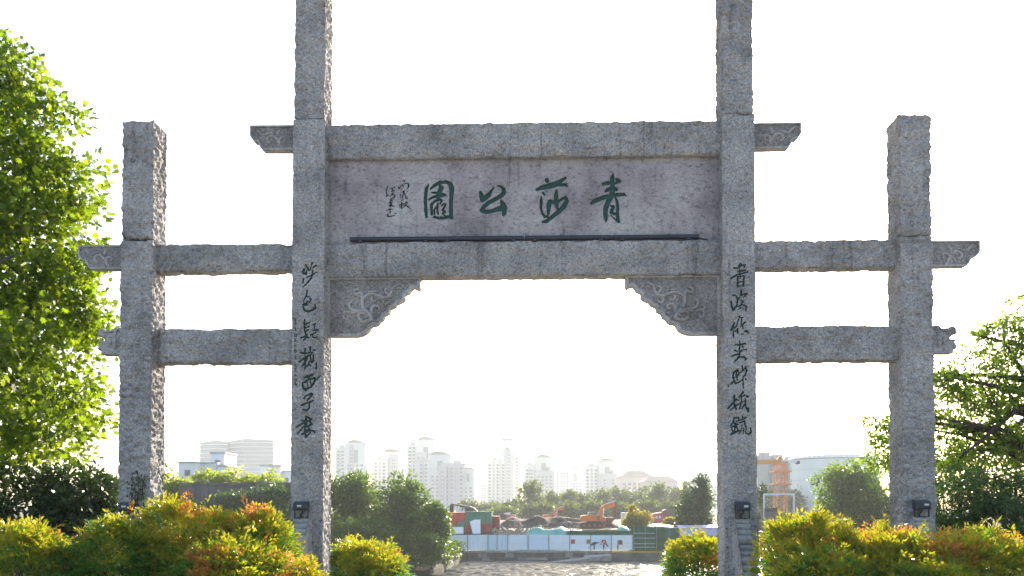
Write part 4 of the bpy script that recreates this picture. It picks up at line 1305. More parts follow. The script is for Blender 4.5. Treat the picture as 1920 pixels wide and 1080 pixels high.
# ---- ivy on the leftmost pillar
iv = empty('climbing_ivy', GO + GX * gp(262, 950)[0] + GY * (-0.02) + Vector((0, 0, 0.6)), GYAW)
tag(iv, 'sparse dark ivy climbing the face of the leftmost pillar', 'ivy')
x0i = gp(262, 950)[0]
st = MB(); Cs = []
for (pts) in ([(252, 985), (250, 950), (247, 920), (251, 897)], [(262, 985), (259, 940), (262, 905), (258, 882)], [(270, 985), (272, 950), (268, 915), (273, 890)], [(259, 940), (268, 925), (270, 900)], [(250, 950), (256, 930), (254, 905)]):
    P = []
    for u, v in pts:
        x, z = gp(u, v)
        P.append((x - x0i, -0.012, z - 0.6))
    st.tube(P, 0.006, 4)
    for a, b_ in zip(P[:-1], P[1:]):
        for k in range(14):
            q = Vector(a).lerp(Vector(b_), k / 14)
            Cs.append((q.x + rng.normal() * 0.028, q.y - 0.008 - 0.012 * rng.random(), q.z + rng.normal() * 0.02))
tag(st.build('stems', M['dark_bark'], iv), kind='stuff')
Cs = np.array(Cs)
leaf_cloud('leaves', Cs, rand_unit(len(Cs)) * np.array([1, 0.2, 1]), np.tile(np.array([[0, -1.0, 0.2]]), (len(Cs), 1)) + rand_unit(len(Cs)) * 0.3, 0.035 + 0.03 * rng.random(len(Cs)), T_OVAL, M['ivy_leaf'], iv)

# ================================================================== far bank: trees by the water
def far_tree(label, u, v_top, v_base, wpx, Y, mat, n_clump, n_per, leaf, rad, name='bank_tree', group=None, lobes=4, bark='dark_bark', z=None, cat='tree', droop=0.2, inner=0.35, broad=False):
    k = Y / F_PX
    p = at(u, v_base, Y)
    p.z = ground_z(p.x, Y)
    h = at(u, v_top, Y).z - p.z
    wid = wpx * k
    ells = [(p.x, p.y, p.z + h * 0.50, wid * 0.40, wid * 0.40, h * 0.44), (p.x, p.y, p.z + h * 0.26, wid * 0.46, wid * 0.46, h * 0.26)]
    for i in range(lobes):
        a = 2 * math.pi * (i + rng.random() * 0.5) / lobes
        ells.append((p.x + math.cos(a) * wid * 0.26, p.y + math.sin(a) * wid * 0.26, p.z + h * (0.28 + 0.48 * rng.random()), wid * 0.22, wid * 0.22, h * 0.22))
    for sx in ((-0.2, 0.18) if broad else ()): ells.append((p.x + wid * sx, p.y + wid * 0.1 * sx, p.z + h * 0.74, wid * 0.25, wid * 0.25, h * 0.2))
    ells.append((p.x + wid * 0.05, p.y, p.z + h * 0.82, wid * 0.2, wid * 0.2, h * 0.17))
    return tree(name, p, label, ells, leaf, n_clump, n_per, rad, mat, max(0.1, wid * 0.03), T_CLUMP, bark, group, cat, 0.7, inner, 8, droop, h * 0.7)

BL = M['bank_leaf']
far_tree('tall dark green tree on the river bank right behind the left couplet pillar', 672, 874, 1046, 125, 104, BL, 420, 30, 0.34, 0.95, lobes=6)
far_tree('broad dark green tree on the river bank, second from the left couplet pillar', 748, 886, 1050, 118, 102, BL, 400, 30, 0.34, 0.9, lobes=6)
far_tree('small bright-edged tree overhanging the water next to the container huts', 808, 942, 1052, 76, 99, BL, 260, 28, 0.32, 0.7, lobes=5)
far_tree('low bushy tree at the water edge under the taller bank trees', 700, 968, 1056, 140, 97, BL, 260, 28, 0.32, 0.8, lobes=5)
far_tree('low dark bush at the water edge below the small overhanging tree', 790, 1000, 1056, 110, 96.5, BL, 180, 28, 0.30, 0.7, name='bank_bush', cat='bush', lobes=5)
for i_, (u_, Y_, vt_, nm_) in enumerate(((838, 100, 1018, 'nearest the water'), (846, 108, 1020, 'second from the water'), (851, 116, 1018, 'third from the water'), (856, 123, 1016, 'touching the quay wall'))):
    far_tree('low scrubby bush on the bank edge beside the hoarding, ' + nm_, u_ - 6, vt_, 1050, 40, Y_, BL, 70, 24, 0.26, 0.5, name='bank_bush', cat='bush', lobes=3, group='scrub on the bank edge')
far_tree('dark tree half hidden by the left couplet pillar on the far bank', 605, 900, 1046, 110, 108, BL, 240, 26, 0.34, 0.9, lobes=5)
far_tree('big rounded hazy tree in front of the white storage tank', 1605, 856, 985, 160, 108, M['camphor_leaf'], 520, 34, 0.34, 0.95, lobes=7)
far_tree('low pale green bush beside the big rounded tree', 1665, 930, 990, 70, 104, M['bamboo_leaf'], 120, 26, 0.22, 0.5, name='bank_bush', cat='bush')
far_tree('dark conifer standing behind the lilac roofed shed', 1312, 888, 988, 50, 134, M['conifer_leaf'], 260, 26, 0.36, 0.7, name='conifer', lobes=4)
far_tree('lower dark conifer leaning against the taller one', 1288, 915, 988, 46, 132, M['conifer_leaf'], 170, 26, 0.36, 0.7, name='conifer', lobes=4)
far_tree('slim dark tree beside the right couplet pillar', 1428, 905, 1010, 26, 131, M['conifer_leaf'], 130, 24, 0.28, 0.5, name='conifer', lobes=3)
far_tree('yellow-green bush among the parked machines', 1194, 962, 992, 58, 150, M['yellow_leaf'], 110, 24, 0.4, 0.8, name='roadside_bush', cat='bush', lobes=4)
far_tree('pointed yellow-green sapling above the yellow bush', 1188, 945, 990, 22, 152, M['yellow_leaf'], 50, 20, 0.4, 0.6, name='sapling', lobes=2)
far_tree('small yellow bush beside the red truck', 1258, 970, 990, 26, 150, M['yellow_leaf'], 50, 20, 0.4, 0.6, name='roadside_bush', cat='bush', lobes=3)

# hazy belt of trees behind the building site
HL = M['hazy_leaf']
belt = [(998, 902, 50, 215, 'tall hazy tree in front of the grey-topped tower'), (1030, 925, 46, 225, None), (1062, 920, 44, 235, None), (1090, 925, 46, 240, None), (1122, 918, 50, 240, None),
        (1150, 914, 44, 250, None), (1176, 916, 46, 250, None), (1202, 912, 44, 245, None), (1232, 908, 38, 225, 'hazy poplar-like tree below the curved brown roof'), (1262, 918, 40, 245, None), (1285, 905, 40, 250, None), (1320, 905, 44, 245, None), (965, 938, 60, 235, None), (925, 942, 60, 245, None), (885, 940, 50, 240, None),
        (1010, 945, 60, 190, None), (1060, 946, 60, 195, None), (1110, 945, 60, 195, None), (1215, 940, 60, 195, None), (1255, 945, 50, 190, None), (945, 955, 70, 190, None), (1160, 945, 60, 200, None)]
ORD = ['first', 'second', 'third', 'fourth', 'fifth', 'sixth', 'seventh', 'eighth', 'ninth', 'tenth', 'eleventh', 'twelfth', 'thirteenth', 'fourteenth', 'fifteenth']
rear = sorted([b_ for b_ in belt if b_[3] >= 205], key=lambda t: t[0])
front = sorted([b_ for b_ in belt if b_[3] < 205], key=lambda t: t[0])
for row, nm in ((rear, 'rear'), (front, 'front')):
    for i, (u, vt, wp, Y, lab) in enumerate(row):
        far_tree(lab or 'hazy green tree, %s from the containers in the %s row behind the building site' % (ORD[i], nm), u, vt, 984, wp, Y * 1.35, HL, 130, 18, 0.85, 1.8, name='belt_tree', group='trees behind the building site', lobes=4)
far_tree('hazy green tree beyond the orange crane', 1440, 915, 975, 60, 300, HL, 110, 18, 0.85, 1.8, name='belt_tree', group='trees behind the building site', lobes=3)
far_tree('hazy green tree left of the white storage tank', 1485, 918, 975, 50, 305, HL, 110, 18, 0.85, 1.8, name='belt_tree', group='trees behind the building site', lobes=3)

for i, (x, Y, h) in enumerate(((-62, 150, 12), (-75, 120, 13), (-52, 122, 11), (-44, 100, 10), (-88, 140, 13))):
    zt_ = ground_z(x, Y) + h
    u = CX + x / Y * F_PX; v = 950 - (zt_ - EYE) / Y * F_PX
    far_tree('green tree far down the bank beyond the plane tree, %s from the retaining wall' % ('fourth', 'third', 'second', 'first', 'fifth')[i], u, v, 984, 11 / Y * F_PX, Y, BL, 150, 24, 0.5, 1.2, name='bank_tree', group='trees down the left bank', lobes=5)
# left bay: retaining wall with bushes above and below
wl = at(338, 905, 92); wr = at(562, 905, 92)
zt = wl.z
ret = empty('retaining_wall', (wl.x, 92, ZQ))
tag(ret, 'long dark stained retaining wall between the two left pillars', 'wall')
nseg = 8
for i in range(nseg):
    a, b_ = wl.x + (wr.x - wl.x) * i / nseg, wl.x + (wr.x - wl.x) * (i + 1) / nseg
    mb = MB(); mb.cbox(a - wl.x + 0.02, b_ - wl.x - 0.02, -0.0 + 0.03 * (i % 2), 0.8, -0.4, zt - ZQ - 0.25 + 0.03 * math.sin(i * 2.1), 0.03)
    mb.build('wall_panel', M['wall_concrete'], ret)
    mb = MB(); mb.cbox(a - wl.x, b_ - wl.x - 0.01, -0.15, 0.95, zt - ZQ - 0.2, zt - ZQ + 0.02 * (i % 3), 0.03)
    mb.build('coping', M['dark_concrete'], ret)
for i, (u, vt, vb, wp, Y, lab) in enumerate([
        (325, 890, 950, 60, 94, 'green bush at the end of the dark retaining wall'), (380, 884, 935, 80, 100, 'yellow-green bush left of centre on top of the retaining wall'),
        (440, 878, 930, 80, 101, 'tallest yellow-green bush on top of the retaining wall'), (500, 884, 930, 76, 101, 'yellow-green bush on the retaining wall beside the left couplet pillar'),
        (410, 888, 930, 50, 99, 'small bright bush between taller ones on the retaining wall')]):
    far_tree(lab, u, vt - 4, vb, wp * 1.15, Y, M['bright_leaf'], 230, 30, 0.32, 0.75, broad=True, name='wall_top_bush', cat='bush', lobes=4)
for (u, vt, vb, wp, Y, lab) in ((440, 925, 985, 90, 89, 'hazy green bush in front of the retaining wall'), (505, 912, 985, 80, 90, 'taller green bush in front of the retaining wall beside the left couplet pillar'), (360, 940, 985, 90, 88, 'low green bush at the foot of the retaining wall')):
    far_tree(lab, u, vt - 8, vb, wp * 1.1, Y, M['bamboo_leaf'], 260, 30, 0.28, 0.7, broad=True, name='bank_bush', cat='bush', lobes=4)

# ================================================================== quay and building site
YQ = 125.0
KQ = YQ / F_PX
def X_(u, Y=YQ): return (u - CX) / F_PX * Y
quay = empty('stone_quay', (X_(825), YQ, ZW))
tag(quay, 'grey block quay wall along the far side of the river', 'quay')
qx0, qx1 = X_(820), X_(1236)
xx, i = 0.0, 0
W = qx1 - qx0
for row in range(2):
    xx = -0.5 * row
    while xx < W:
        bw = 1.1 + 0.5 * rng.random()
        x1 = min(xx + bw, W)
        if x1 - max(xx, 0) > 0.15:
            j = 0.04 * rng.random()
            mb = MB(); mb.cbox(max(xx, 0) + 0.015, x1 - 0.015, -0.02 - j, 0.5, row * 0.66 - 0.25, row * 0.66 + 0.38, 0.03)
            mb.build('block', M['concrete'] if rng.random() > 0.45 else M['dark_concrete'], quay)
        xx += bw
cu = X_(1140) - qx0
MB().cbox(0, cu, -0.25, 1.2, 1.06, 1.30, 0.03).build('coping', M['concrete'], quay)
MB().cbox(cu + 0.02, W, -0.35, 1.2, 1.06, 1.26, 0.03).build('coping', M['yellow_edge'], quay).__setitem__('label', 'yellow painted coping')
MB().box(cu + 0.05, W, -0.25, -0.06, -0.3, 1.05).build('facing', M['dark_concrete'], quay)

# concrete ramp in the water
rp = empty('concrete_ramp', (X_(1010, 119), 119, ZW))
tag(rp, 'pale broken concrete ramp sloping into the river below the printed figures', 'ramp')
Wr = X_(1105, 119) - X_(1010, 119)
mb = MB(); mb.add([(0, 0, -0.1), (Wr, 0.4, 0.55), (Wr, 3.2, 0.65), (0.8, 2.6, -0.1), (0, 0, -0.4), (Wr, 0.4, -0.4), (Wr, 3.2, -0.4), (0.8, 2.6, -0.4)],
                  [(0, 1, 2, 3), (0, 4, 5, 1), (1, 5, 6, 2), (2, 6, 7, 3), (3, 7, 4, 0)])
mb.build('slab', M['concrete'], rp)
mb = MB(); mb.add([(Wr * 0.9, 1.5, 0.62), (Wr * 1.45, 1.2, 1.0), (Wr * 1.45, 4.2, 1.0), (Wr * 0.95, 4.2, 0.8), (Wr * 0.9, 1.5, 0.1), (Wr * 1.45, 1.2, 0.2), (Wr * 1.45, 4.2, 0.2), (Wr * 0.95, 4.2, 0.1)],
                  [(0, 1, 2, 3), (0, 4, 5, 1), (1, 5, 6, 2), (2, 6, 7, 3), (3, 7, 4, 0)])
mb.build('upper_slab', M['concrete'], rp)

# hoarding
YH = 126.3
KH = YH / F_PX
zq = ZQ
ho = empty('site_hoarding', (X_(825, YH), YH, zq))
tag(ho, 'white sheet steel hoarding along the quay with printed figures', 'hoarding')
posts = [826, 838, 877, 915, 932, 952, 990, 1029, 1068, 1107, 1146, 1186]
ox = X_(825, YH)
zt_h = at(900, 1003, YH).z - zq
panels = []
for a, b_ in zip(posts[:-1], posts[1:]):
    xa, xb = X_(a, YH) - ox, X_(b_, YH) - ox
    mb = MB()
    nrib = max(3, int((xb - xa) / 0.3))
    pts = []
    for k in range(nrib + 1):                       # ribbed sheet
        x = xa + 0.05 + (xb - xa - 0.1) * k / nrib
        pts.append((x, 0.0 if k % 2 else 0.03))
    dz = 0.04 * rng.random()
    v = [(x, y, 0.06) for x, y in pts] + [(x, y, zt_h - dz) for x, y in pts] + [(x, y + 0.03, 0.06) for x, y in pts] + [(x, y + 0.03, zt_h - dz) for x, y in pts]
    n_ = nrib + 1
    f = []
    for k in range(nrib):
        f += [(k, k + 1, n_ + k + 1, n_ + k), (2 * n_ + k + 1, 2 * n_ + k, 3 * n_ + k, 3 * n_ + k + 1), (n_ + k, n_ + k + 1, 3 * n_ + k + 1, 3 * n_ + k)]
    mb.add(v, f)
    panels.append(mb.build('panel', M['steel_white'] if rng.random() > 0.4 else M['steel_blue'], ho))
for u in posts:
    x = X_(u, YH) - ox
    MB().box(x - 0.05, x + 0.05, -0.09, 0.0, -0.05, zt_h + 0.05).build('post', M['post_green'], ho)
for zz in (0.95, 0.12):
    MB().box(0, X_(1186, YH) - ox, -0.045, -0.01, zz, zz + 0.05).build('rail', M['steel_blue'], ho)
# printed figures and signs on the sheets
def print_px(name, polys, mat, off, label=None):
    mb = MB()
    for pl in polys:
        pts = []
        for u, v in pl:
            p = at(1050 + u / 9.6, 990 + v / 9.6, YH - 0.1)
            pts.append((p.x - ox, p.z - zq))
        mb.prism(ccw(pts), -off - 0.006, -off)
    o = mb.build(name, mat, ho)
    if label: o['label'] = label
print_px('printed_sign', [[(197, 207), (270, 207), (270, 283), (197, 283)]], M['print_red'], 0.055, 'dark red square sign')
print_px('printed_sign', [[(477, 207), (555, 207), (555, 283), (477, 283)]], M['print_orange'], 0.055, 'orange-red square sign')
print_px('printed_figure', [[(535, 325), (585, 262), (640, 245), (665, 262), (705, 250), (705, 270), (665, 282), (630, 300), (628, 350), (625, 395), (600, 390), (612, 345), (600, 310), (560, 320), (545, 340)],
                            [(510, 345), (530, 345), (525, 368), (512, 365)]], M['print_navy'], 0.055, 'dark printed figure leaning forward')
print_px('printed_figure', [[(740, 235), (765, 212), (820, 212), (838, 250), (812, 290), (765, 275)], [(770, 285), (808, 290), (795, 395), (780, 395)]], M['print_red'], 0.055, 'red printed figure bending down')
print_px('printed_figure', [[(812, 285), (840, 270), (872, 335), (858, 340)], [(740, 270), (752, 275), (722, 310), (712, 308)]], M['print_navy'], 0.064)
print_px('printed_figure', [[(755, 240), (800, 232), (815, 255), (790, 272)]], M['print_skin'], 0.064)
print_px('printed_sign', [[(1035, 235), (1055, 215), (1105, 215), (1125, 240), (1125, 262), (1050, 262), (1050, 398), (1028, 398)]], M['print_teal'], 0.055, 'teal printed sign on a stem')
print_px('printed_sign', [[(1055, 255), (1122, 255), (1128, 300), (1055, 300)]], M['print_red'], 0.064)
# green netting strip above the right end
a0, a1 = X_(1062, YH) - ox, X_(1187, YH) - ox
z0, z1 = at(1100, 1006, YH).z - zq, at(1100, 995, YH).z - zq
mb = MB()
nn = 26
v = []
for k in range(nn + 1):
    x = a0 + (a1 - a0) * k / nn
    sag = 0.05 * math.sin(k * 0.9)
    v += [(x, 0.10 + 0.04 * math.sin(k * 1.7), z0 + sag), (x, 0.08 + 0.03 * math.cos(k * 1.1), z1 + sag * 0.4)]
mb.add(v, [(2 * k, 2 * k + 2, 2 * k + 3, 2 * k + 1) for k in range(nn)])
mb.build('netting', M['net_green'], ho)

# green screened enclosures to the right of the hoarding
def net_sheet(x0, x1, y, z0, z1, n=12, amp=0.06):
    mb = MB(); v = []
    for k in range(n + 1):
        x = x0 + (x1 - x0) * k / n
        for j in range(4):
            zz = z0 + (z1 - z0) * j / 3
            v.append((x, y + amp * math.sin(k * 1.9 + j * 1.3), zz + (0.03 * math.sin(k * 1.3) if j == 3 else 0)))
    f = [(k * 4 + j, k * 4 + 4 + j, k * 4 + 5 + j, k * 4 + 1 + j) for k in range(n) for j in range(3)]
    return mb.add(v, f)
ge = empty('green_screen_enclosure', (X_(1188, YH), YH, zq))
tag(ge, 'dark green netted enclosure with pale rails at the end of the white hoarding', 'enclosure')
ox2 = X_(1188, YH)
w2 = X_(1252, YH) - ox2
h2 = at(1210, 988, YH).z - zq
for k in range(3):
    net_sheet(w2 * k / 3 + 0.03, w2 * (k + 1) / 3 - 0.03, 0.0, 0.05, h2 - 0.05 * (k % 2), 5).build('net_panel', M['net_green'], ge)
    net_sheet(w2 * k / 3 + 0.03, w2 * (k + 1) / 3 - 0.03, 3.0, 0.05, h2, 5).build('net_panel', M['net_green'], ge)
for k in range(4):
    MB().tube([(w2 * k / 3, -0.1, -0.05), (w2 * k / 3, -0.1, h2 + 0.1)], 0.045, 6).build('post', M['concrete'], ge)
for zz in (0.45, 0.95, 1.75, 2.45):
    MB().tube([(0.0, -0.16, zz), (w2 * 0.62, -0.16, zz)], 0.03, 5).build('rail', M['steel_blue'], ge)
sh = empty('lilac_roofed_shed', (X_(1246, 125.4), 125.4, zq))
tag(sh, 'green netted shed with lilac sheet roof beside the right couplet pillar', 'shed')
ox3 = X_(1246, 125.4)
w3 = X_(1400, 125.4) - ox3
h3 = at(1300, 989, 125.4).z - zq
net_sheet(0.3, w3 * 0.28, 0.0, 0.0, h3, 5, 0.1).build('net_panel', M['net_green_pale'], sh)
net_sheet(w3 * 0.28, w3 * 0.62, 0.02, 0.0, h3 - 0.1, 6, 0.1).build('net_panel', M['net_green'], sh)
net_sheet(w3 * 0.62, w3, 0.02, 0.0, h3 - 0.1, 6, 0.1).build('net_panel', M['net_green'], sh)
mb = MB()
nr = 30
v = []
for k in range(nr + 1):
    x = w3 * 0.18 + (w3 * 0.82) * k / nr
    c = 0.03 * (k % 2)
    v += [(x, -0.55 - c, h3 - 1.15), (x, -0.45 - c, h3 - 0.05), (x, 2.5, h3 + 0.25 + c)]
mb.add(v, [(3 * k, 3 * k + 3, 3 * k + 4, 3 * k + 1) for k in range(nr)] + [(3 * k + 1, 3 * k + 4, 3 * k + 5, 3 * k + 2) for k in range(nr)])
mb.build('roof_sheet', M['lilac_sheet'], sh)
mb = MB(); mb.box(w3 * 0.02, w3, -0.62, -0.45, h3 - 0.05, h3 + 0.06); mb.build('roof_edge', M['white_paint'], sh)
for x in (0.1, w3 * 0.28, w3 * 0.62): MB().tube([(x, -0.3, -1.6), (x, -0.3, h3)], 0.06, 6).build('post', M['dark_concrete'], sh)
MB().cbox(0.0, w3, -0.6, 3.0, -0.25, -0.02, 0.04).build('deck', M['dark_concrete'], sh)
for zz in (0.4, 1.0): MB().tube([(w3 * 0.3, -0.4, zz), (w3 * 0.75, -0.4, zz)], 0.035, 5).build('rail', M['steel_white'], sh)

# containers and loose sheets on the left of the site
def box_thing(name, label, cat, u0, u1, v0, v1, Y, depth, parts):
    x0, x1 = X_(u0, Y), X_(u1, Y)
    zb, zt_ = at(u0, v1, Y).z, at(u0, v0, Y).z
    e = empty(name, (x0, Y, zb)); tag(e, label, cat)
    return e, x1 - x0, zt_ - zb
def corrug(x0, x1, z0, z1, y, n, d=0.05):
    mb = MB(); v = []
    for k in range(n + 1):
        x = x0 + (x1 - x0) * k / n
        v += [(x, y - (d if (k // 1) % 2 else 0), z0), (x, y - (d if (k // 1) % 2 else 0), z1)]
    return mb.add(v, [(2 * k, 2 * k + 2, 2 * k + 3, 2 * k + 1) for k in range(n)])
YC = 140.0
e, W_, H_ = box_thing('container_hut', 'red site container with a green lower corner beside the bank tree', 'container', 838, 873, 961, 1003, YC, 2.5, None)
MB().box(0, W_, 0, 6, 0, H_).build('body', M['container_red'], e)
corrug(0.05, W_ - 0.05, 0.1, H_ - 0.1, -0.01, 12).build('corrugated_side', M['container_red'], e)
MB().prism([(W_ * 0.30, H_ * 0.28), (W_ * 0.98, H_ * 0.28), (W_ * 0.98, H_ * 0.62), (W_ * 0.62, H_ * 0.58)], -0.10, -0.07).build('green_patch', M['container_green'], e)
e, W_, H_ = box_thing('container_hut', 'green over red site container with a white sheet leaning on it', 'container', 873.5, 922, 961, 1003, YC, 2.5, None)
MB().box(0, W_, 0, 6, 0, H_ * 0.52).build('lower_body', M['container_red'], e)
MB().box(0, W_, 0, 6, H_ * 0.52, H_).build('upper_body', M['container_green'], e)
corrug(0.05, W_ - 0.05, H_ * 0.53, H_ - 0.12, -0.01, 16).build('corrugated_side', M['container_green'], e)
corrug(0.05, W_ - 0.05, 0.1, H_ * 0.51, -0.01, 16).build('corrugated_side', M['container_maroon'], e)
MB().box(-0.1, W_ + 0.1, -0.15, 6.1, H_, H_ + 0.14).build('roof_edge', M['net_green_pale'], e)
e, W_, H_ = box_thing('container_hut', 'maroon container end standing behind the green and red one', 'container', 923, 937, 968, 1001, YC + 2, 2.5, None)
MB().box(0, W_, 0, 5, 0, H_).build('body', M['container_maroon'], e)
corrug(0.03, W_ - 0.03, 0.1, H_ - 0.1, -0.01, 6).build('corrugated_side', M['container_maroon'], e)
for (u0, u1, v0, v1, lab, sk) in ((842, 869, 988, 1001, 'low white steel sheet leaning in front of the red container', 0.0), (883, 901, 974, 1001, 'tall white steel sheet leaning on the green and red container', 0.35)):
    x0, x1 = X_(u0, 139.4), X_(u1, 139.4); zb, zt_ = at(u0, v1, 139.4).z, at(u0, v0, 139.4).z
    e = empty('loose_sheet', (x0, 139.4, zb)); tag(e, lab, 'sheet')
    W_, H_ = x1 - x0, zt_ - zb
    mb = MB(); mb.prism([(0.2 * W_ * (sk > 0), 0), (W_, 0), (W_, H_), (W_ * 0.3 * (sk > 0), H_ * 0.98), (-0.12 * W_ * (sk > 0), H_ * 0.85)], 0, 0.06); mb.build('sheet', M['steel_white'], e)
    mb = MB(); mb.box(W_ * 0.25, W_ * 0.95, -0.02, -0.002, H_ * 0.06, H_ * 0.1); mb.build('seam', M['steel_blue'], e)
# dark open shed roof above containers
Ys = 150
rs = empty('collapsed_roof_frame', (X_(844, Ys), Ys, at(844, 964, Ys).z)); tag(rs, 'dark slanting roof frame above the red and green containers', 'roof frame')
k_ = Ys / F_PX
P_ = lambda u, v: ((u - 844) * k_, (964 - v) * k_)
MB().prism(ccw([P_(843, 962), P_(843, 948), P_(847, 944), P_(851, 962)]), 0, 4).build('end_wall', M['digger_dark'], rs)
MB().prism(ccw([P_(847, 944), P_(880, 949), P_(888, 952), P_(897, 961), P_(893, 962), P_(880, 953), P_(848, 947)]), -0.3, 5).build('roof_sheet', M['dark_concrete'], rs)
MB().prism(ccw([P_(872, 962), P_(872, 953), P_(881, 954), P_(890, 962)]), 0.2, 4).build('end_wall', M['digger_dark'], rs)
for u in (856, 864, 870): MB().box(*(lambda x: (x - 0.08, x + 0.08))(P_(u, 0)[0]), 0.1, 0.3, 0, P_(0, 947.5 + (u - 847) * 0.15)[1]).build('post', M['steel_white'], rs)
MB().prism(ccw([P_(858, 958), P_(870, 957), P_(870, 961), P_(858, 961)]), 0.0, 0.3).build('board', M['steel_white'], rs)

for u in (846, 876, 889):
    MB().box(P_(u, 0)[0] - 0.1, P_(u, 0)[0] + 0.1, 0.3, 0.5, -2.6, 0.05).build('post', M['digger_dark'], rs)
# spoil heap and rubble
def heap(name, u0, u1, v_top, v_bot, Y, depth, mat, seed, rough_a=0.5, kind='stuff'):
    x0, x1 = X_(u0, Y), X_(u1, Y)
    zb, zt_ = at(u0, v_bot, Y).z, at(u0, v_top, Y).z
    zb = min(zb, ground_z(0, Y) - 0.1)
    xs = np.linspace(x0, x1, 90); ys = np.linspace(Y, Y + depth, 30)
    Xg, Yg = np.meshgrid(xs, ys, indexing='ij')
    tx = (Xg - x0) / (x1 - x0); ty = (Yg - Y) / depth
    sh_ = np.clip(np.minimum(tx, 1 - tx) * 9, 0, 1) ** 0.6 * np.clip(np.minimum(ty * 2.6, (1 - ty) * 2), 0, 1) ** 0.8
    nz_ = fbm(np.stack([Xg.ravel() * 0.45, Yg.ravel() * 0.45, np.zeros(Xg.size)], 1), 5, seed, 0.6).reshape(Xg.shape)
    Z = zb + (zt_ - zb) * sh_ * (0.93 + 0.10 * nz_) + rough_a * nz_ * 0.3 * (sh_ > 0.02)
    V = np.stack([Xg, Yg, Z], 2).reshape(-1, 3)
    idx = np.arange(len(V)).reshape(Xg.shape)
    f = np.stack([idx[:-1, :-1].ravel(), idx[1:, :-1].ravel(), idx[1:, 1:].ravel(), idx[:-1, 1:].ravel()], 1)
    o = link(name, np_mesh(name, V, f), None, mat)
    return o
tag(heap('spoil_heap', 925, 1175, 970, 1003, 150, 16, M['spoil'], 3, 0.35), 'long dark heap of excavated earth behind the white hoarding', 'earth heap', kind='stuff')
tag(heap('rubble_heap', 925, 1075, 988, 1008, 132, 8, M['rubble'], 9, 0.5), 'low heap of grey-brown rubble right behind the white hoarding', 'rubble', kind='stuff')
mb = MB()
for i in range(240):
    u = 925 + 160 * rng.random(); v = 984 + 18 * rng.random() ** 0.7
    p = at(u, v, 131.5 + 4 * (1003 - v) / 16)
    r = 0.12 + 0.25 * rng.random() ** 2
    pts = rand_unit(6) * r
    q = [Vector(p) + Vector((a, b_, c)) for a, b_, c in ((r, 0, 0), (-r, 0.1 * r, 0), (0, r, 0.2 * r), (0.1 * r, -r, 0), (0.2 * r, 0, r * 0.8), (0, 0, -r * 0.8))]
    mb.add(q, [(0, 2, 4), (2, 1, 4), (1, 3, 4), (3, 0, 4), (2, 0, 5), (1, 2, 5), (3, 1, 5), (0, 3, 5)])
tag(mb.build('rubble_lumps', M['rubble']), 'scattered lumps of rubble on the heap', 'rubble', kind='stuff')
# teal tarpaulin
def tarp(label, u0, u1, v0, v1, Y, seed):
    x0, x1 = X_(u0, Y), X_(u1, Y)
    zb, zt_ = at(u0, v1, Y).z, at(u0, v0, Y).z
    xs = np.linspace(x0, x1, 40); t = np.linspace(0, 1, 10)
    Xg, Tg = np.meshgrid(xs, t, indexing='ij')
    s = (Xg - x0) / (x1 - x0)
    prof_ = np.clip(np.sin(np.clip(s * 1.05, 0, 1) * math.pi) ** 0.35, 0.05, 1)
    nz_ = fbm(np.stack([Xg.ravel() * 0.8, Tg.ravel() * 2, np.zeros(Xg.size) + seed], 1), 3, seed).reshape(Xg.shape)
    Z = zb + (zt_ - zb) * (0.45 + 0.4 * prof_ + 0.28 * nz_) * np.sin(Tg * math.pi * 0.55) * np.clip(np.minimum(s, 1 - s) * 14, 0.15, 1)
    V = np.stack([Xg, Y + Tg * 2.5 + nz_ * 0.2, Z], 2).reshape(-1, 3)
    idx = np.arange(len(V)).reshape(Xg.shape)
    f = np.stack([idx[:-1, :-1].ravel(), idx[1:, :-1].ravel(), idx[1:, 1:].ravel(), idx[:-1, 1:].ravel()], 1)
    tag(link('tarpaulin', np_mesh('tarpaulin', V, f, True), None, M['teal_tarp']), label, 'tarpaulin', 'teal sheets on the building site')
tarp('long crumpled teal tarpaulin lying over the rubble heap', 985, 1100, 989, 1004, 130.9, 4)
tarp('teal sheet bundle beside the digger', 1160, 1182, 986, 998, 131.2, 6)
tarp('strip of teal sheeting in front of the red truck', 1214, 1270, 983, 990, 136, 8)

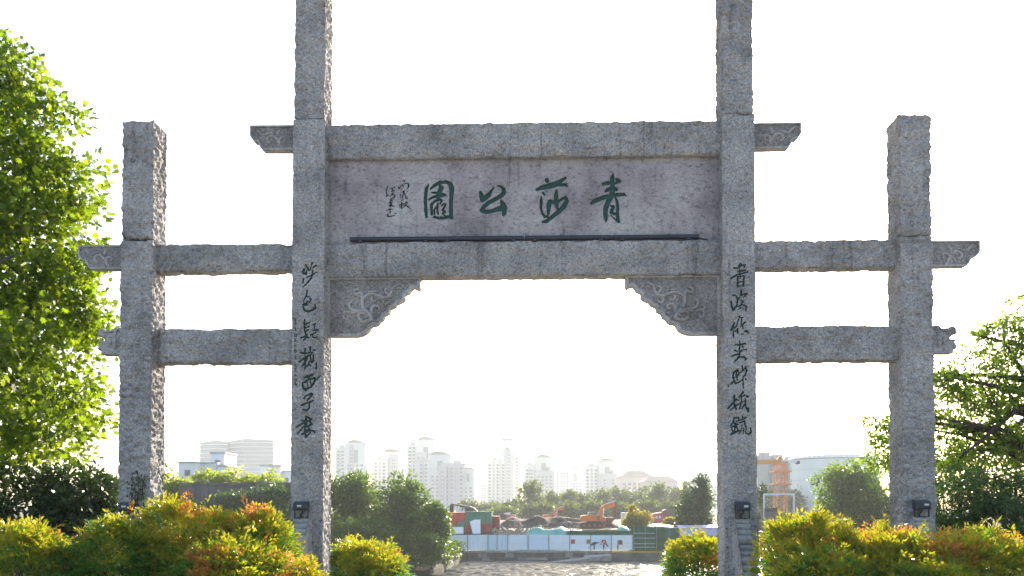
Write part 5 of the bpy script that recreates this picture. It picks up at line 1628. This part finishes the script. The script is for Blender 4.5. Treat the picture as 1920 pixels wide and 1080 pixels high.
# ================================================================== machines
def pl(u0, v0, Y):
    k = Y / F_PX
    return lambda u, v: ((u - u0) * k, (v0 - v) * k)
def digger(label, u0, v0, Y, sc=1.0, flip=False):
    """profile units are those of the enlarged photograph (9.6 per pixel), origin under the body"""
    k = Y / F_PX / 9.6 * sc
    e = empty('excavator', at(u0, v0, Y)); tag(e, label, 'excavator', 'machines on the building site')
    s = -1 if flip else 1
    Q = lambda pts: ccw([(s * (x - 420) * k, (580 - y) * k) for x, y in pts])
    def part(name, pts, y0, y1, mat, par=e):
        mb = MB(); mb.prism(Q(pts), y0, y1); return mb.build(name, mat, par)
    for yy in (0.0, 2.4):
        t = part('track', [(190, 500), (215, 480), (600, 480), (635, 505), (640, 540), (610, 575), (220, 578), (188, 545)], yy, yy + 0.6, M['digger_dark'])
        for x in (250, 340, 430, 520, 590):
            mb = MB(); c = Q([(x, 530)])[0]
            mb.tube([(c[0], yy - 0.03, c[1]), (c[0], yy + 0.63, c[1])], 36 * k, 10); mb.build('road_wheel', M['digger_rust'], t)
    part('turntable', [(300, 455), (560, 455), (560, 482), (300, 482)], 0.7, 2.3, M['digger_dark'])
    b_ = part('body', [(185, 372), (205, 350), (430, 338), (465, 345), (468, 440), (450, 455), (200, 455), (182, 440)], 0.2, 2.8, M['digger_orange'])
    part('engine_cover', [(325, 300), (345, 288), (480, 290), (485, 330), (320, 338)], 0.6, 2.6, M['post_green'], b_)
    c_ = part('cab', [(470, 345), (600, 345), (612, 390), (615, 455), (470, 455)], 0.2, 1.4, M['digger_orange'])
    part('window', [(478, 352), (518, 352), (518, 438), (478, 438)], 0.17, 0.199, M['glass_dark'], c_)
    part('window', [(572, 356), (598, 356), (606, 382), (572, 384)], 0.17, 0.199, M['steel_white'], c_)
    bo = part('boom', [(488, 400), (500, 330), (545, 230), (600, 170), (640, 150), (800, 100), (815, 120), (810, 190), (780, 205), (640, 225), (600, 240), (560, 345), (540, 400)], 1.2, 1.75, M['digger_orange'])
    mb = MB(); c0, c1 = [(s * (x - 420) * k, (580 - y) * k) for x, y in ((600, 330), (605, 215))]
    mb.tube([(c0[0], 1.1, c0[1]), (c1[0], 1.1, c1[1])], 12 * k, 8); mb.build('hydraulic_ram', M['steel_white'], bo)
    mb = MB(); c0, c1 = [(s * (x - 420) * k, (580 - y) * k) for x, y in ((640, 150), (815, 95))]
    mb.tube([(c0[0], 1.47, c0[1]), (c1[0], 1.47, c1[1])], 13 * k, 8); mb.build('hydraulic_ram', M['steel_white'], bo)
    st_ = part('stick', [(795, 110), (820, 92), (845, 105), (848, 180), (830, 260), (822, 380), (790, 385), (775, 300), (770, 240), (795, 190)], 1.25, 1.7, M['digger_rust'])
    part('bucket', [(640, 395), (760, 385), (815, 375), (825, 400), (760, 470), (720, 515), (670, 510), (640, 470)], 0.9, 2.0, M['digger_rust'], st_)
    return e
digger('orange excavator with raised arm on the dark earth heap', 1114, 990.5, 149.0)
digger('smaller hazy orange excavator with its bucket curled, behind the earth heap', 1033, 980, 203, 0.62)
YT = 197
tk = empty('dump_truck', at(1222, 981, YT)); tag(tk, 'red dump truck parked behind the green enclosure', 'truck', 'machines on the building site')
q = pl(1222, 981, YT)
c_ = MB().prism(ccw([q(1222, 981), q(1222, 966), q(1226, 963), q(1244, 960), q(1246, 979), q(1244, 981)]), 0, 2.4).build('cab', M['truck_red'], tk)
for u in (1229.5, 1235.5): MB().prism(ccw([q(u, 972), q(u, 967.5), q(u + 3.4, 967), q(u + 3.4, 972)]), -0.03, -0.002).build('window', M['white_paint'], c_)
MB().prism(ccw([q(1246, 979), q(1243, 957), q(1250, 955), q(1257, 958), q(1258, 976), q(1254, 981)]), 0.0, 2.5).build('dump_body', M['truck_brown'], tk)
for u in (1228, 1240, 1252):
    x, z = q(u, 981.5); MB().tube([(x, -0.05, z), (x, 0.35, z)], 0.45, 10).build('wheel', M['digger_dark'], tk)
tk = empty('dump_truck', at(950, 972, 225)); tag(tk, 'pale red truck with white cab roof behind the earth heap', 'truck', 'machines on the building site')
q = pl(950, 972, 225)
c_ = MB().prism(ccw([q(950, 972), q(950, 967), q(954, 965.5), q(966, 965.5), q(969, 968), q(969, 972)]), 0, 2.4).build('body', M['truck_red'], tk)
MB().prism(ccw([q(944, 964), q(947, 961.5), q(957, 961), q(957, 965.2), q(949, 965.2)]), 0.2, 2.2).build('cab_roof', M['white_paint'], tk)
for u in (953, 965):
    x, z = q(u, 975); MB().tube([(x, -0.05, z), (x, 0.35, z)], 0.55, 10).build('wheel', M['digger_dark'], tk)
MB().box(q(950, 0)[0], q(969, 0)[0], 0.1, 2.3, q(0, 974.5)[1], -0.01).build('chassis', M['digger_dark'], tk)
sg = empty('site_cabin', at(1168, 990, 158)); tag(sg, 'small white site cabin half hidden by the yellow bush', 'cabin')
q = pl(1168, 990, 158)
MB().prism(ccw([q(1168, 990), q(1168, 963), q(1200, 963), q(1200, 990)]), 0, 3).build('body', M['steel_white'], sg)
MB().prism(ccw([q(1167, 963), q(1167, 961.5), q(1201, 961.5), q(1201, 963)]), -0.2, 3.2).build('roof', M['lilac_sheet'], sg)

# ================================================================== tank, silos, crane, frame on the right
YK = 300
kk = YK / F_PX
tc0 = at(1594, 962, YK); rT = 85 * kk
tank = empty('storage_tank', (tc0.x, tc0.y + rT, ZQ)); tag(tank, 'large white cylindrical storage tank with shallow dome behind the rounded tree', 'tank')
zt_ = at(1594, 857, YK).z - ZQ
nrow = 6
for r_ in range(nrow):
    for c in range(10):
        a0 = math.pi + math.pi * c / 10; a1 = math.pi + math.pi * (c + 1) / 10
        mb = MB(); v = []
        for t in range(5):
            a = a0 + (a1 - a0) * t / 4
            ins = 0.0
            for zz in (zt_ * r_ / nrow + 0.03, zt_ * (r_ + 1) / nrow - 0.03):
                v.append((rT * math.cos(a), rT * math.sin(a), zz))
        f = [(2 * t, 2 * t + 2, 2 * t + 3, 2 * t + 1) for t in range(4)]
        mb.add(v, f)
        mb.build('shell_plate', M['tank_white'], tank)
mb = MB(); mb.tube([(0, 0, 0), (0, 0, zt_)], rT - 0.06, 48); mb.build('inner_shell', M['tower_roof'], tank)
mb = MB()
N = 48; v = []; f = []
for j in range(7):
    a = j / 6 * math.pi / 2
    for i in range(N):
        v.append((rT * math.cos(a) * math.cos(2 * math.pi * i / N), rT * math.cos(a) * math.sin(2 * math.pi * i / N), zt_ + 2.4 * math.sin(a)))
for j in range(6):
    for i in range(N): f.append((j * N + i, j * N + (i + 1) % N, (j + 1) * N + (i + 1) % N, (j + 1) * N + i))
mb.add(v, f); mb.build('dome', M['tank_white'], tank, True)
mb = MB()
for zz in (zt_ + 0.5, zt_ + 1.0):
    mb.tube([(rT * math.cos(a), rT * math.sin(a), zz) for a in np.linspace(math.pi, 2 * math.pi, 40)], 0.05, 4)
for a in np.linspace(math.pi, 2 * math.pi, 28): mb.tube([(rT * math.cos(a), rT * math.sin(a), zt_), (rT * math.cos(a), rT * math.sin(a), zt_ + 1.0)], 0.04, 4)
mb.build('railing', M['tower_roof'], tank)
mb = MB(); mb.tube([(rT * 1.005 * math.cos(a), rT * 1.005 * math.sin(a), zt_ - 0.15) for a in np.linspace(math.pi * 0.98, 2.02 * math.pi, 48)], 0.22, 5); mb.build('wind_girder', M['silo'], tank)
mb = MB(); aL = math.pi * 1.45
for t in range(26):
    a = aL + t * 0.012
    mb.box(rT * math.cos(a) - 0.5, rT * math.cos(a) + 0.5, rT * math.sin(a) - 1.0, rT * math.sin(a) - 0.1, zt_ * t / 26, zt_ * t / 26 + 0.12)
mb.build('stair', M['tower_roof'], tank)
YS = 330
for i, (u, w_, vt, lab) in enumerate(((1433, 26, 854, 'grey concrete silo right beside the couplet pillar'), (1457, 26, 858, 'middle grey concrete silo behind the orange crane'), (1480, 20, 862, 'narrow grey silo next to the white tank'))):
    r_ = w_ / 2 * YS / F_PX
    p = at(u, 965, YS)
    e = empty('concrete_silo', (p.x, YS, ZQ)); tag(e, lab, 'silo', 'concrete silos')
    hh = at(u, vt, YS).z - ZQ
    MB().tube([(0, 0, 0), (0, 0, hh)], r_, 20).build('barrel', M['silo'], e)
    MB().box(-r_ * 0.7, r_ * 0.7, -r_ * 0.6, r_ * 0.6, hh, hh + 1.2).build('head_house', M['silo'], e)
YR = 200
cr = empty('tower_crane', at(1464, 985, YR)); tag(cr, 'orange lattice tower crane with white counter jib left of the tank', 'crane')
q = pl(1464, 985, YR)
hw = 9.5 * YR / F_PX
zt_ = q(0, 872)[1]
mb = MB()
for sx in (-1, 1):
    for sy in (-1, 1):
        mb2 = MB(); mb2.box(sx * hw - 0.10, sx * hw + 0.10, sy * hw - 0.10, sy * hw + 0.10, 0, zt_); mb2.build('mast_leg', M['crane_orange'], cr)
nb = 9
for i in range(nb):
    z0, z1 = zt_ * i / nb, zt_ * (i + 1) / nb
    mb = MB()
    for sy in (-1, 1):
        mb.bar((-hw, sy * hw, z0), (hw, sy * hw, z1), 0.07); mb.bar((-hw, sy * hw, z1), (hw, sy * hw, z1), 0.06)
        mb.bar((sy * hw, -hw, z0), (sy * hw, hw, z1), 0.07)
    mb.build('lattice_bay', M['crane_orange'], cr)
for v in (884, 908):
    z = q(0, v)[1]; MB().cbox(-hw * 1.7, hw * 1.7, -hw * 1.7, hw * 1.7, z - 0.25, z + 0.12, 0.03).build('collar', M['crane_orange'], cr)
    for sx in (-1.6, -0.5, 0.5, 1.6): MB().bar((sx * hw, -hw * 1.65, z), (sx * hw, -hw * 1.65, z + 1.0), 0.04).build('railing', M['crane_orange'], cr)
MB().cbox(-hw * 1.2, hw * 1.2, -hw, hw, zt_, zt_ + 0.8, 0.1).build('slewing_ring', M['crane_orange'], cr)
ca = MB(); ca.prism([(-hw * 1.0, zt_ + 0.8), (hw * 0.4, zt_ + 0.8), (hw * 0.1, q(0, 857)[1]), (-hw * 0.2, q(0, 855)[1])], -0.5, 0.5); ca.build('apex', M['crane_orange'], cr)
x0, z0 = q(1395, 866); x1 = q(1456, 866)[0]
MB().prism([(x0, z0 - 0.5), (x1, z0 - 0.5), (x1, z0 + 0.5), (x0, z0 + 0.35)], -0.6, 0.6).build('jib', M['crane_orange'], cr)
x2 = q(1498, 866)[0]
MB().prism([(x1 + 1.2, z0 - 0.35), (x2, z0 - 0.2), (x2, z0 + 0.45), (x1 + 1.2, z0 + 0.55)], -0.6, 0.6).build('counter_jib', M['white_paint'], cr)
MB().cbox(x2 - 0.5, x2 + 0.1, -0.7, 0.7, z0 - 0.5, z0 + 0.2, 0.1).build('counterweight', M['digger_dark'], cr)
q = pl(1434, 990, 128)
fr = empty('white_portal_frame', at(1434, 990, 128)); tag(fr, 'thin white steel portal frame in front of the orange crane', 'frame')
for u in (1433, 1489):
    x = q(u, 0)[0]; MB().box(x - 0.09, x + 0.09, -0.09, 0.09, -3.3, q(0, 928)[1]).build('post', M['steel_white'], fr)
MB().box(q(1432, 0)[0], q(1490, 0)[0], -0.1, 0.1, q(0, 928)[1], q(0, 926)[1] + 0.05).build('cross_beam', M['steel_white'], fr)
MB().bar((q(1484, 0)[0], 0, q(0, 936)[1]), (q(1478, 0)[0], 0, -3.2), 0.07).build('brace', M['digger_dark'], fr)
sb = empty('concrete_block_stack', at(1436, 985, 127)); tag(sb, 'grey-brown stepped concrete block under the white portal frame', 'block')
q = pl(1436, 985, 127)
for i, (u0, u1, v0, v1) in enumerate(((1436, 1484, 960, 967), (1438, 1482, 967, 974), (1434, 1478, 974, 985))):
    MB().cbox(q(u0, 0)[0], q(u1, 0)[0], 0.1 * i, 3, (q(0, v1)[1] + 0.01) if i < 2 else -3.8, q(0, v0)[1], 0.05).build('course', M['dark_concrete'] if i != 1 else M['rubble'], sb)
p0 = q(1437, 952); MB().box(p0[0], q(1460, 0)[0], 0.5, 3, q(0, 960)[1] + 0.01, p0[1]).build('cabin', M['digger_dark'], sb)

# ================================================================== far towers
def win_grid(mbw, mbb, x0, x1, z0, z1, y, pitch_x=3.2, pitch_z=3.0, ww=1.6, wh=1.5):
    nx = max(1, int((x1 - x0 - 0.8) / pitch_x)); nz = max(1, int((z1 - z0 - 1.5) / pitch_z))
    ox = x0 + ((x1 - x0) - nx * pitch_x) / 2
    for i in range(nx):
        for j in range(nz):
            xa = ox + i * pitch_x + (pitch_x - ww) / 2; za = z0 + 1.2 + j * pitch_z
            mbw.add([(xa, y - 0.12, za), (xa + ww, y - 0.12, za), (xa + ww, y - 0.12, za + wh), (xa, y - 0.12, za + wh), (xa, y + 0.1, za), (xa + ww, y + 0.1, za), (xa + ww, y + 0.1, za + wh), (xa, y + 0.1, za + wh)],
                    [(0, 1, 2, 3), (0, 4, 5, 1), (1, 5, 6, 2), (2, 6, 7, 3), (3, 7, 4, 0)])
            if mbb is not None and i % 2 == 0:
                mbb.box(xa - 0.4, xa + ww + 0.4, y - 1.0, y - 0.13, za - 0.5, za - 0.15)


def tower(label, Y, blocks, cap='flat', group='hazy apartment towers', name='apartment_tower', pitch=4.2):
    """blocks: (u0, u1, v_top, depth_offset, grey)"""
    Y *= 1.65
    uc = sum(b[0] + b[1] for b in blocks) / (2 * len(blocks))
    c = at(uc, 950, Y)
    e = empty(name, (c.x, Y, ZQ)); tag(e, label, 'tower', group)
    mw, mbb = MB(), MB()
    for (u0, u1, vt, dy, grey) in blocks:
        x0, x1 = X_(u0, Y) - c.x, X_(u1, Y) - c.x
        zt_ = at(u0, vt, Y).z - ZQ
        MB().box(x0, x1, dy, dy + 14, 0, zt_).build('wall', M['tower_grey'] if grey == 1 else M['tower_wall'], e)
        MB().box(x0 - 0.4, x1 + 0.4, dy - 0.4, dy + 14.4, zt_, zt_ + 0.9).build('roof', M['tower_roof'], e)
        xc_ = (x0 + x1) / 2; wd = x1 - x0
        if grey == 2:
            arc = [(xc_ - wd * 0.42, zt_ + 0.9)] + [(xc_ - wd * 0.40 * math.cos(a), zt_ + 0.9 + wd * 0.13 * math.sin(a)) for a in np.linspace(math.pi, 0, 9)] + [(xc_ + wd * 0.42, zt_ + 0.9)]
            MB().prism(ccw([(a_, b_) for a_, b_ in arc]), dy + 0.5, dy + 8).build('arched_crown', M['tower_wall'], e)
            MB().box(xc_ - wd * 0.12, xc_ + wd * 0.12, dy - 0.25, dy + 0.1, zt_ * 0.72, zt_ * 0.9).build('stair_window', M['tower_glass'], e)
        else:
            MB().box(xc_ - wd * 0.2, xc_ + wd * 0.25, dy + 4, dy + 9, zt_ + 0.9, zt_ + 3.6).build('roof_room', M['tower_roof'], e)
            MB().box(xc_ - wd * 0.05, xc_ + wd * 0.05, dy - 0.3, dy + 0.1, 2, zt_ - 1.5).build('recess_strip', M['tower_grey'], e)
        if grey == 2:      # a pale bay whose upper storeys are plain
            win_grid(mw, None, x0, x1, 0, zt_ * 0.72, dy, pitch, 3.4, 2.4, 1.9)
        else:
            win_grid(mw, mbb, x0, x1, 0, zt_, dy, pitch, 3.4, 2.4, 1.9)
    if mw.v: mw.build('windows', M['tower_glass'], e)['kind'] = 'stuff'
    if mbb.v: mbb.build('balconies', M['tower_wall'], e)['kind'] = 'stuff'
    return e


tower('hazy tower just beside the left couplet pillar above the bank trees', 520, [(628, 648, 840, 0, 0), (647, 686, 831, -2, 2), (655, 664, 836, -3, 1)])
tower('low hazy tower with curved top, second behind the bank trees', 540, [(697, 727, 862, 0, 0), (712, 757, 848, 3, 2), (730, 745, 853, 1, 1)])
tower('tall hazy stepped tower above the bank trees', 520, [(762, 782, 835, 0, 0), (780, 817, 825, -2, 2), (778, 800, 850, -4, 1)])
tower('long hazy stepped block right of the bank trees', 470, [(782, 806, 866, 0, 0), (804, 845, 853, 1, 2), (840, 872, 870, -3, 1), (866, 889, 880, 0, 2), (822, 838, 876, -5, 1)])
tower('tall narrow hazy tower standing alone at the middle of the gateway', 560, [(913, 938, 862, 0, 0), (937, 965, 826, 0, 2), (962, 977, 850, 1, 0), (946, 962, 846, -3, 1)])
tower('slim pale tower almost lost in haze beside the tall narrow one', 780, [(900, 913, 905, 0, 0)])
tower('hazy tower with grey upper storeys right of the middle', 540, [(981, 1004, 872, 0, 0), (1002, 1036, 858, 0, 2), (1003, 1039, 884, -4, 1)])
tower('pale low block between two greyer towers', 700, [(1040, 1070, 881, 0, 0), (1066, 1092, 880, 2, 2)])
tower('hazy tower next to the brown roofed halls', 540, [(1097, 1122, 874, 0, 0), (1120, 1157, 865, 0, 2), (1125, 1157, 890, -4, 1)])
tower('faint pale block far behind beside the right couplet pillar', 800, [(1283, 1310, 893, 0, 0), (1305, 1350, 889, 4, 2)])

# brown roofed halls
def hall(label, u0, u1, v_eave, v_ridge, Y, hip=0.25):
    c = at((u0 + u1) / 2, 950, Y)
    e = empty('tiled_roof_hall', (c.x, Y, ZQ)); tag(e, label, 'hall', 'brown roofed halls')
    x0, x1 = X_(u0, Y) - c.x, X_(u1, Y) - c.x
    ze, zr = at(u0, v_eave, Y).z - ZQ, at(u0, v_ridge, Y).z - ZQ
    MB().box(x0 + 1.5, x1 - 1.5, 1.5, 22, 0, ze).build('wall', M['pink_wall'], e)
    mb = MB(); d = (x1 - x0) * hip
    mid = lambda t: (x0 + (x1 - x0) * t)
    v = [(x0, 0, ze), (x1, 0, ze), (x1, 24, ze), (x0, 24, ze), (x0 + d * 0.6, 5, ze + (zr - ze) * 0.42), (x1 - d * 0.6, 5, ze + (zr - ze) * 0.42), (x1 - d * 0.6, 19, ze + (zr - ze) * 0.42), (x0 + d * 0.6, 19, ze + (zr - ze) * 0.42), (x0 + d, 11.5, zr), (x1 - d, 11.5, zr), (x1 - d, 12.5, zr), (x0 + d, 12.5, zr)]
    f = [(0, 1, 5, 4), (1, 2, 6, 5), (2, 3, 7, 6), (3, 0, 4, 7), (4, 5, 9, 8), (5, 6, 10, 9), (6, 7, 11, 10), (7, 4, 8, 11), (8, 9, 10, 11), (3, 2, 1, 0)]
    mb.add(v, f); mb.build('roof', M['pink_roof'], e)
    mw = MB(); win_grid(mw, None, x0 + 2, x1 - 2, 0, ze, 1.5, 4.5, 4.0, 2.6, 2.2); mw.build('windows', M['tower_glass'], e)['kind'] = 'stuff'
hall('wide hall with tiered brown hipped roof behind the tree belt', 1158, 1232, 894, 881, 780, 0.3)
hall('lower hall with a sloping brown roof in front of the tiered one', 1205, 1276, 903, 891, 740, 0.2)

# left bay: two big glazed slabs and low white houses
def slab(label, u0, u1, vt, Y, um):
    c = at((u0 + u1) / 2, 950, Y)
    e = empty('office_slab', (c.x, Y, ZQ)); tag(e, label, 'office block', 'pale glazed slabs')
    x0, x1, xm_ = X_(u0, Y) - c.x, X_(u1, Y) - c.x, X_(um, Y) - c.x
    zt_ = at(u0, vt, Y).z - ZQ
    mb = MB(); mb.add([(x0, 10, 0), (xm_, 0, 0), (x1, 4, 0), (x1, 34, 0), (x0, 34, 0), (x0, 10, zt_ - 2), (xm_, 0, zt_), (x1, 4, zt_ - 1), (x1, 34, zt_ - 1), (x0, 34, zt_ - 2)],
                      [(0, 1, 6, 5), (1, 2, 7, 6), (2, 3, 8, 7), (3, 4, 9, 8), (4, 0, 5, 9), (5, 6, 7, 8, 9)])
    mb.build('curtain_wall', M['curtain_wall'], e)
    fl = MB()
    n = int(zt_ / 4)
    for j in range(1, n):
        z = zt_ * j / n
        for (p, q_) in (((x0, 10), (xm_, 0)), ((xm_, 0), (x1, 4))):
            fl.add([(p[0], p[1] - 0.3, z - 0.4), (q_[0], q_[1] - 0.3, z - 0.4), (q_[0], q_[1] - 0.3, z + 0.4), (p[0], p[1] - 0.3, z + 0.4), (p[0], p[1], z + 0.4), (q_[0], q_[1], z + 0.4)], [(0, 1, 2, 3), (3, 2, 5, 4)])
    fl.build('spandrels', M['tower_wall'], e)['kind'] = 'stuff'
slab('left pale glazed office slab seen between the two left pillars', 367, 423, 825, 860, 399)
slab('right wider pale glazed office slab seen between the two left pillars', 422, 510, 822, 860, 457)
def house(label, blocks, Y, name='white_house'):
    uc = sum(b[0] + b[1] for b in blocks) / (2 * len(blocks)); c = at(uc, 950, Y)
    e = empty(name, (c.x, Y, ZQ)); tag(e, label, 'house', 'white houses beyond the retaining wall')
    for (u0, u1, vt, dy) in blocks:
        x0, x1 = X_(u0, Y) - c.x, X_(u1, Y) - c.x; zt_ = at(u0, vt, Y).z - ZQ
        wl_ = MB().box(x0, x1, dy, dy + 9, 0, zt_).build('wall', M['house_white'], e)
        MB().box(x0 - 0.25, x1 + 0.25, dy - 0.25, dy + 9.2, zt_, zt_ + 0.35).build('roof', M['tower_roof'], e)
        n = max(1, int((x1 - x0) / 3.4))
        for i in range(n):
            for j in range(1, 3):
                xa = x0 + (x1 - x0) * (i + 0.5) / n
                za = zt_ - 3.0 * j
                MB().box(xa - 0.6, xa + 0.6, dy - 0.08, dy + 0.1, za, za + 1.4).build('window', M['tower_glass'], e)
house('white stepped house in front of the left glazed slab', [(334, 368, 868, 0), (366, 398, 868, 3), (378, 404, 847, 6), (402, 420, 874, 2)], 200)
house('low white house beside the left couplet pillar beyond the retaining wall', [(488, 525, 874, 0), (520, 545, 884, 2)], 230)

# ================================================================== haze
hz = MB().box(-1460, 1460, -130, 1460, -10.5, 98).build('haze', None)
hz['kind'] = 'stuff'
hz['label'] = 'pale sunlit haze over the river and the far bank'
hz['category'] = 'haze'
m = bpy.data.materials.new('haze_air')
m.use_nodes = True
n = m.node_tree.nodes
n.remove(n['Principled BSDF'])
pv = n.new('ShaderNodeVolumePrincipled')
pv.inputs['Color'].default_value = (0.88, 0.94, 1.0, 1)
pv.inputs['Density'].default_value = 0.00028
pv.inputs['Anisotropy'].default_value = 0.25
m.node_tree.links.new(pv.outputs[0], n['Material Output'].inputs['Volume'])
hz.data.materials.append(m)
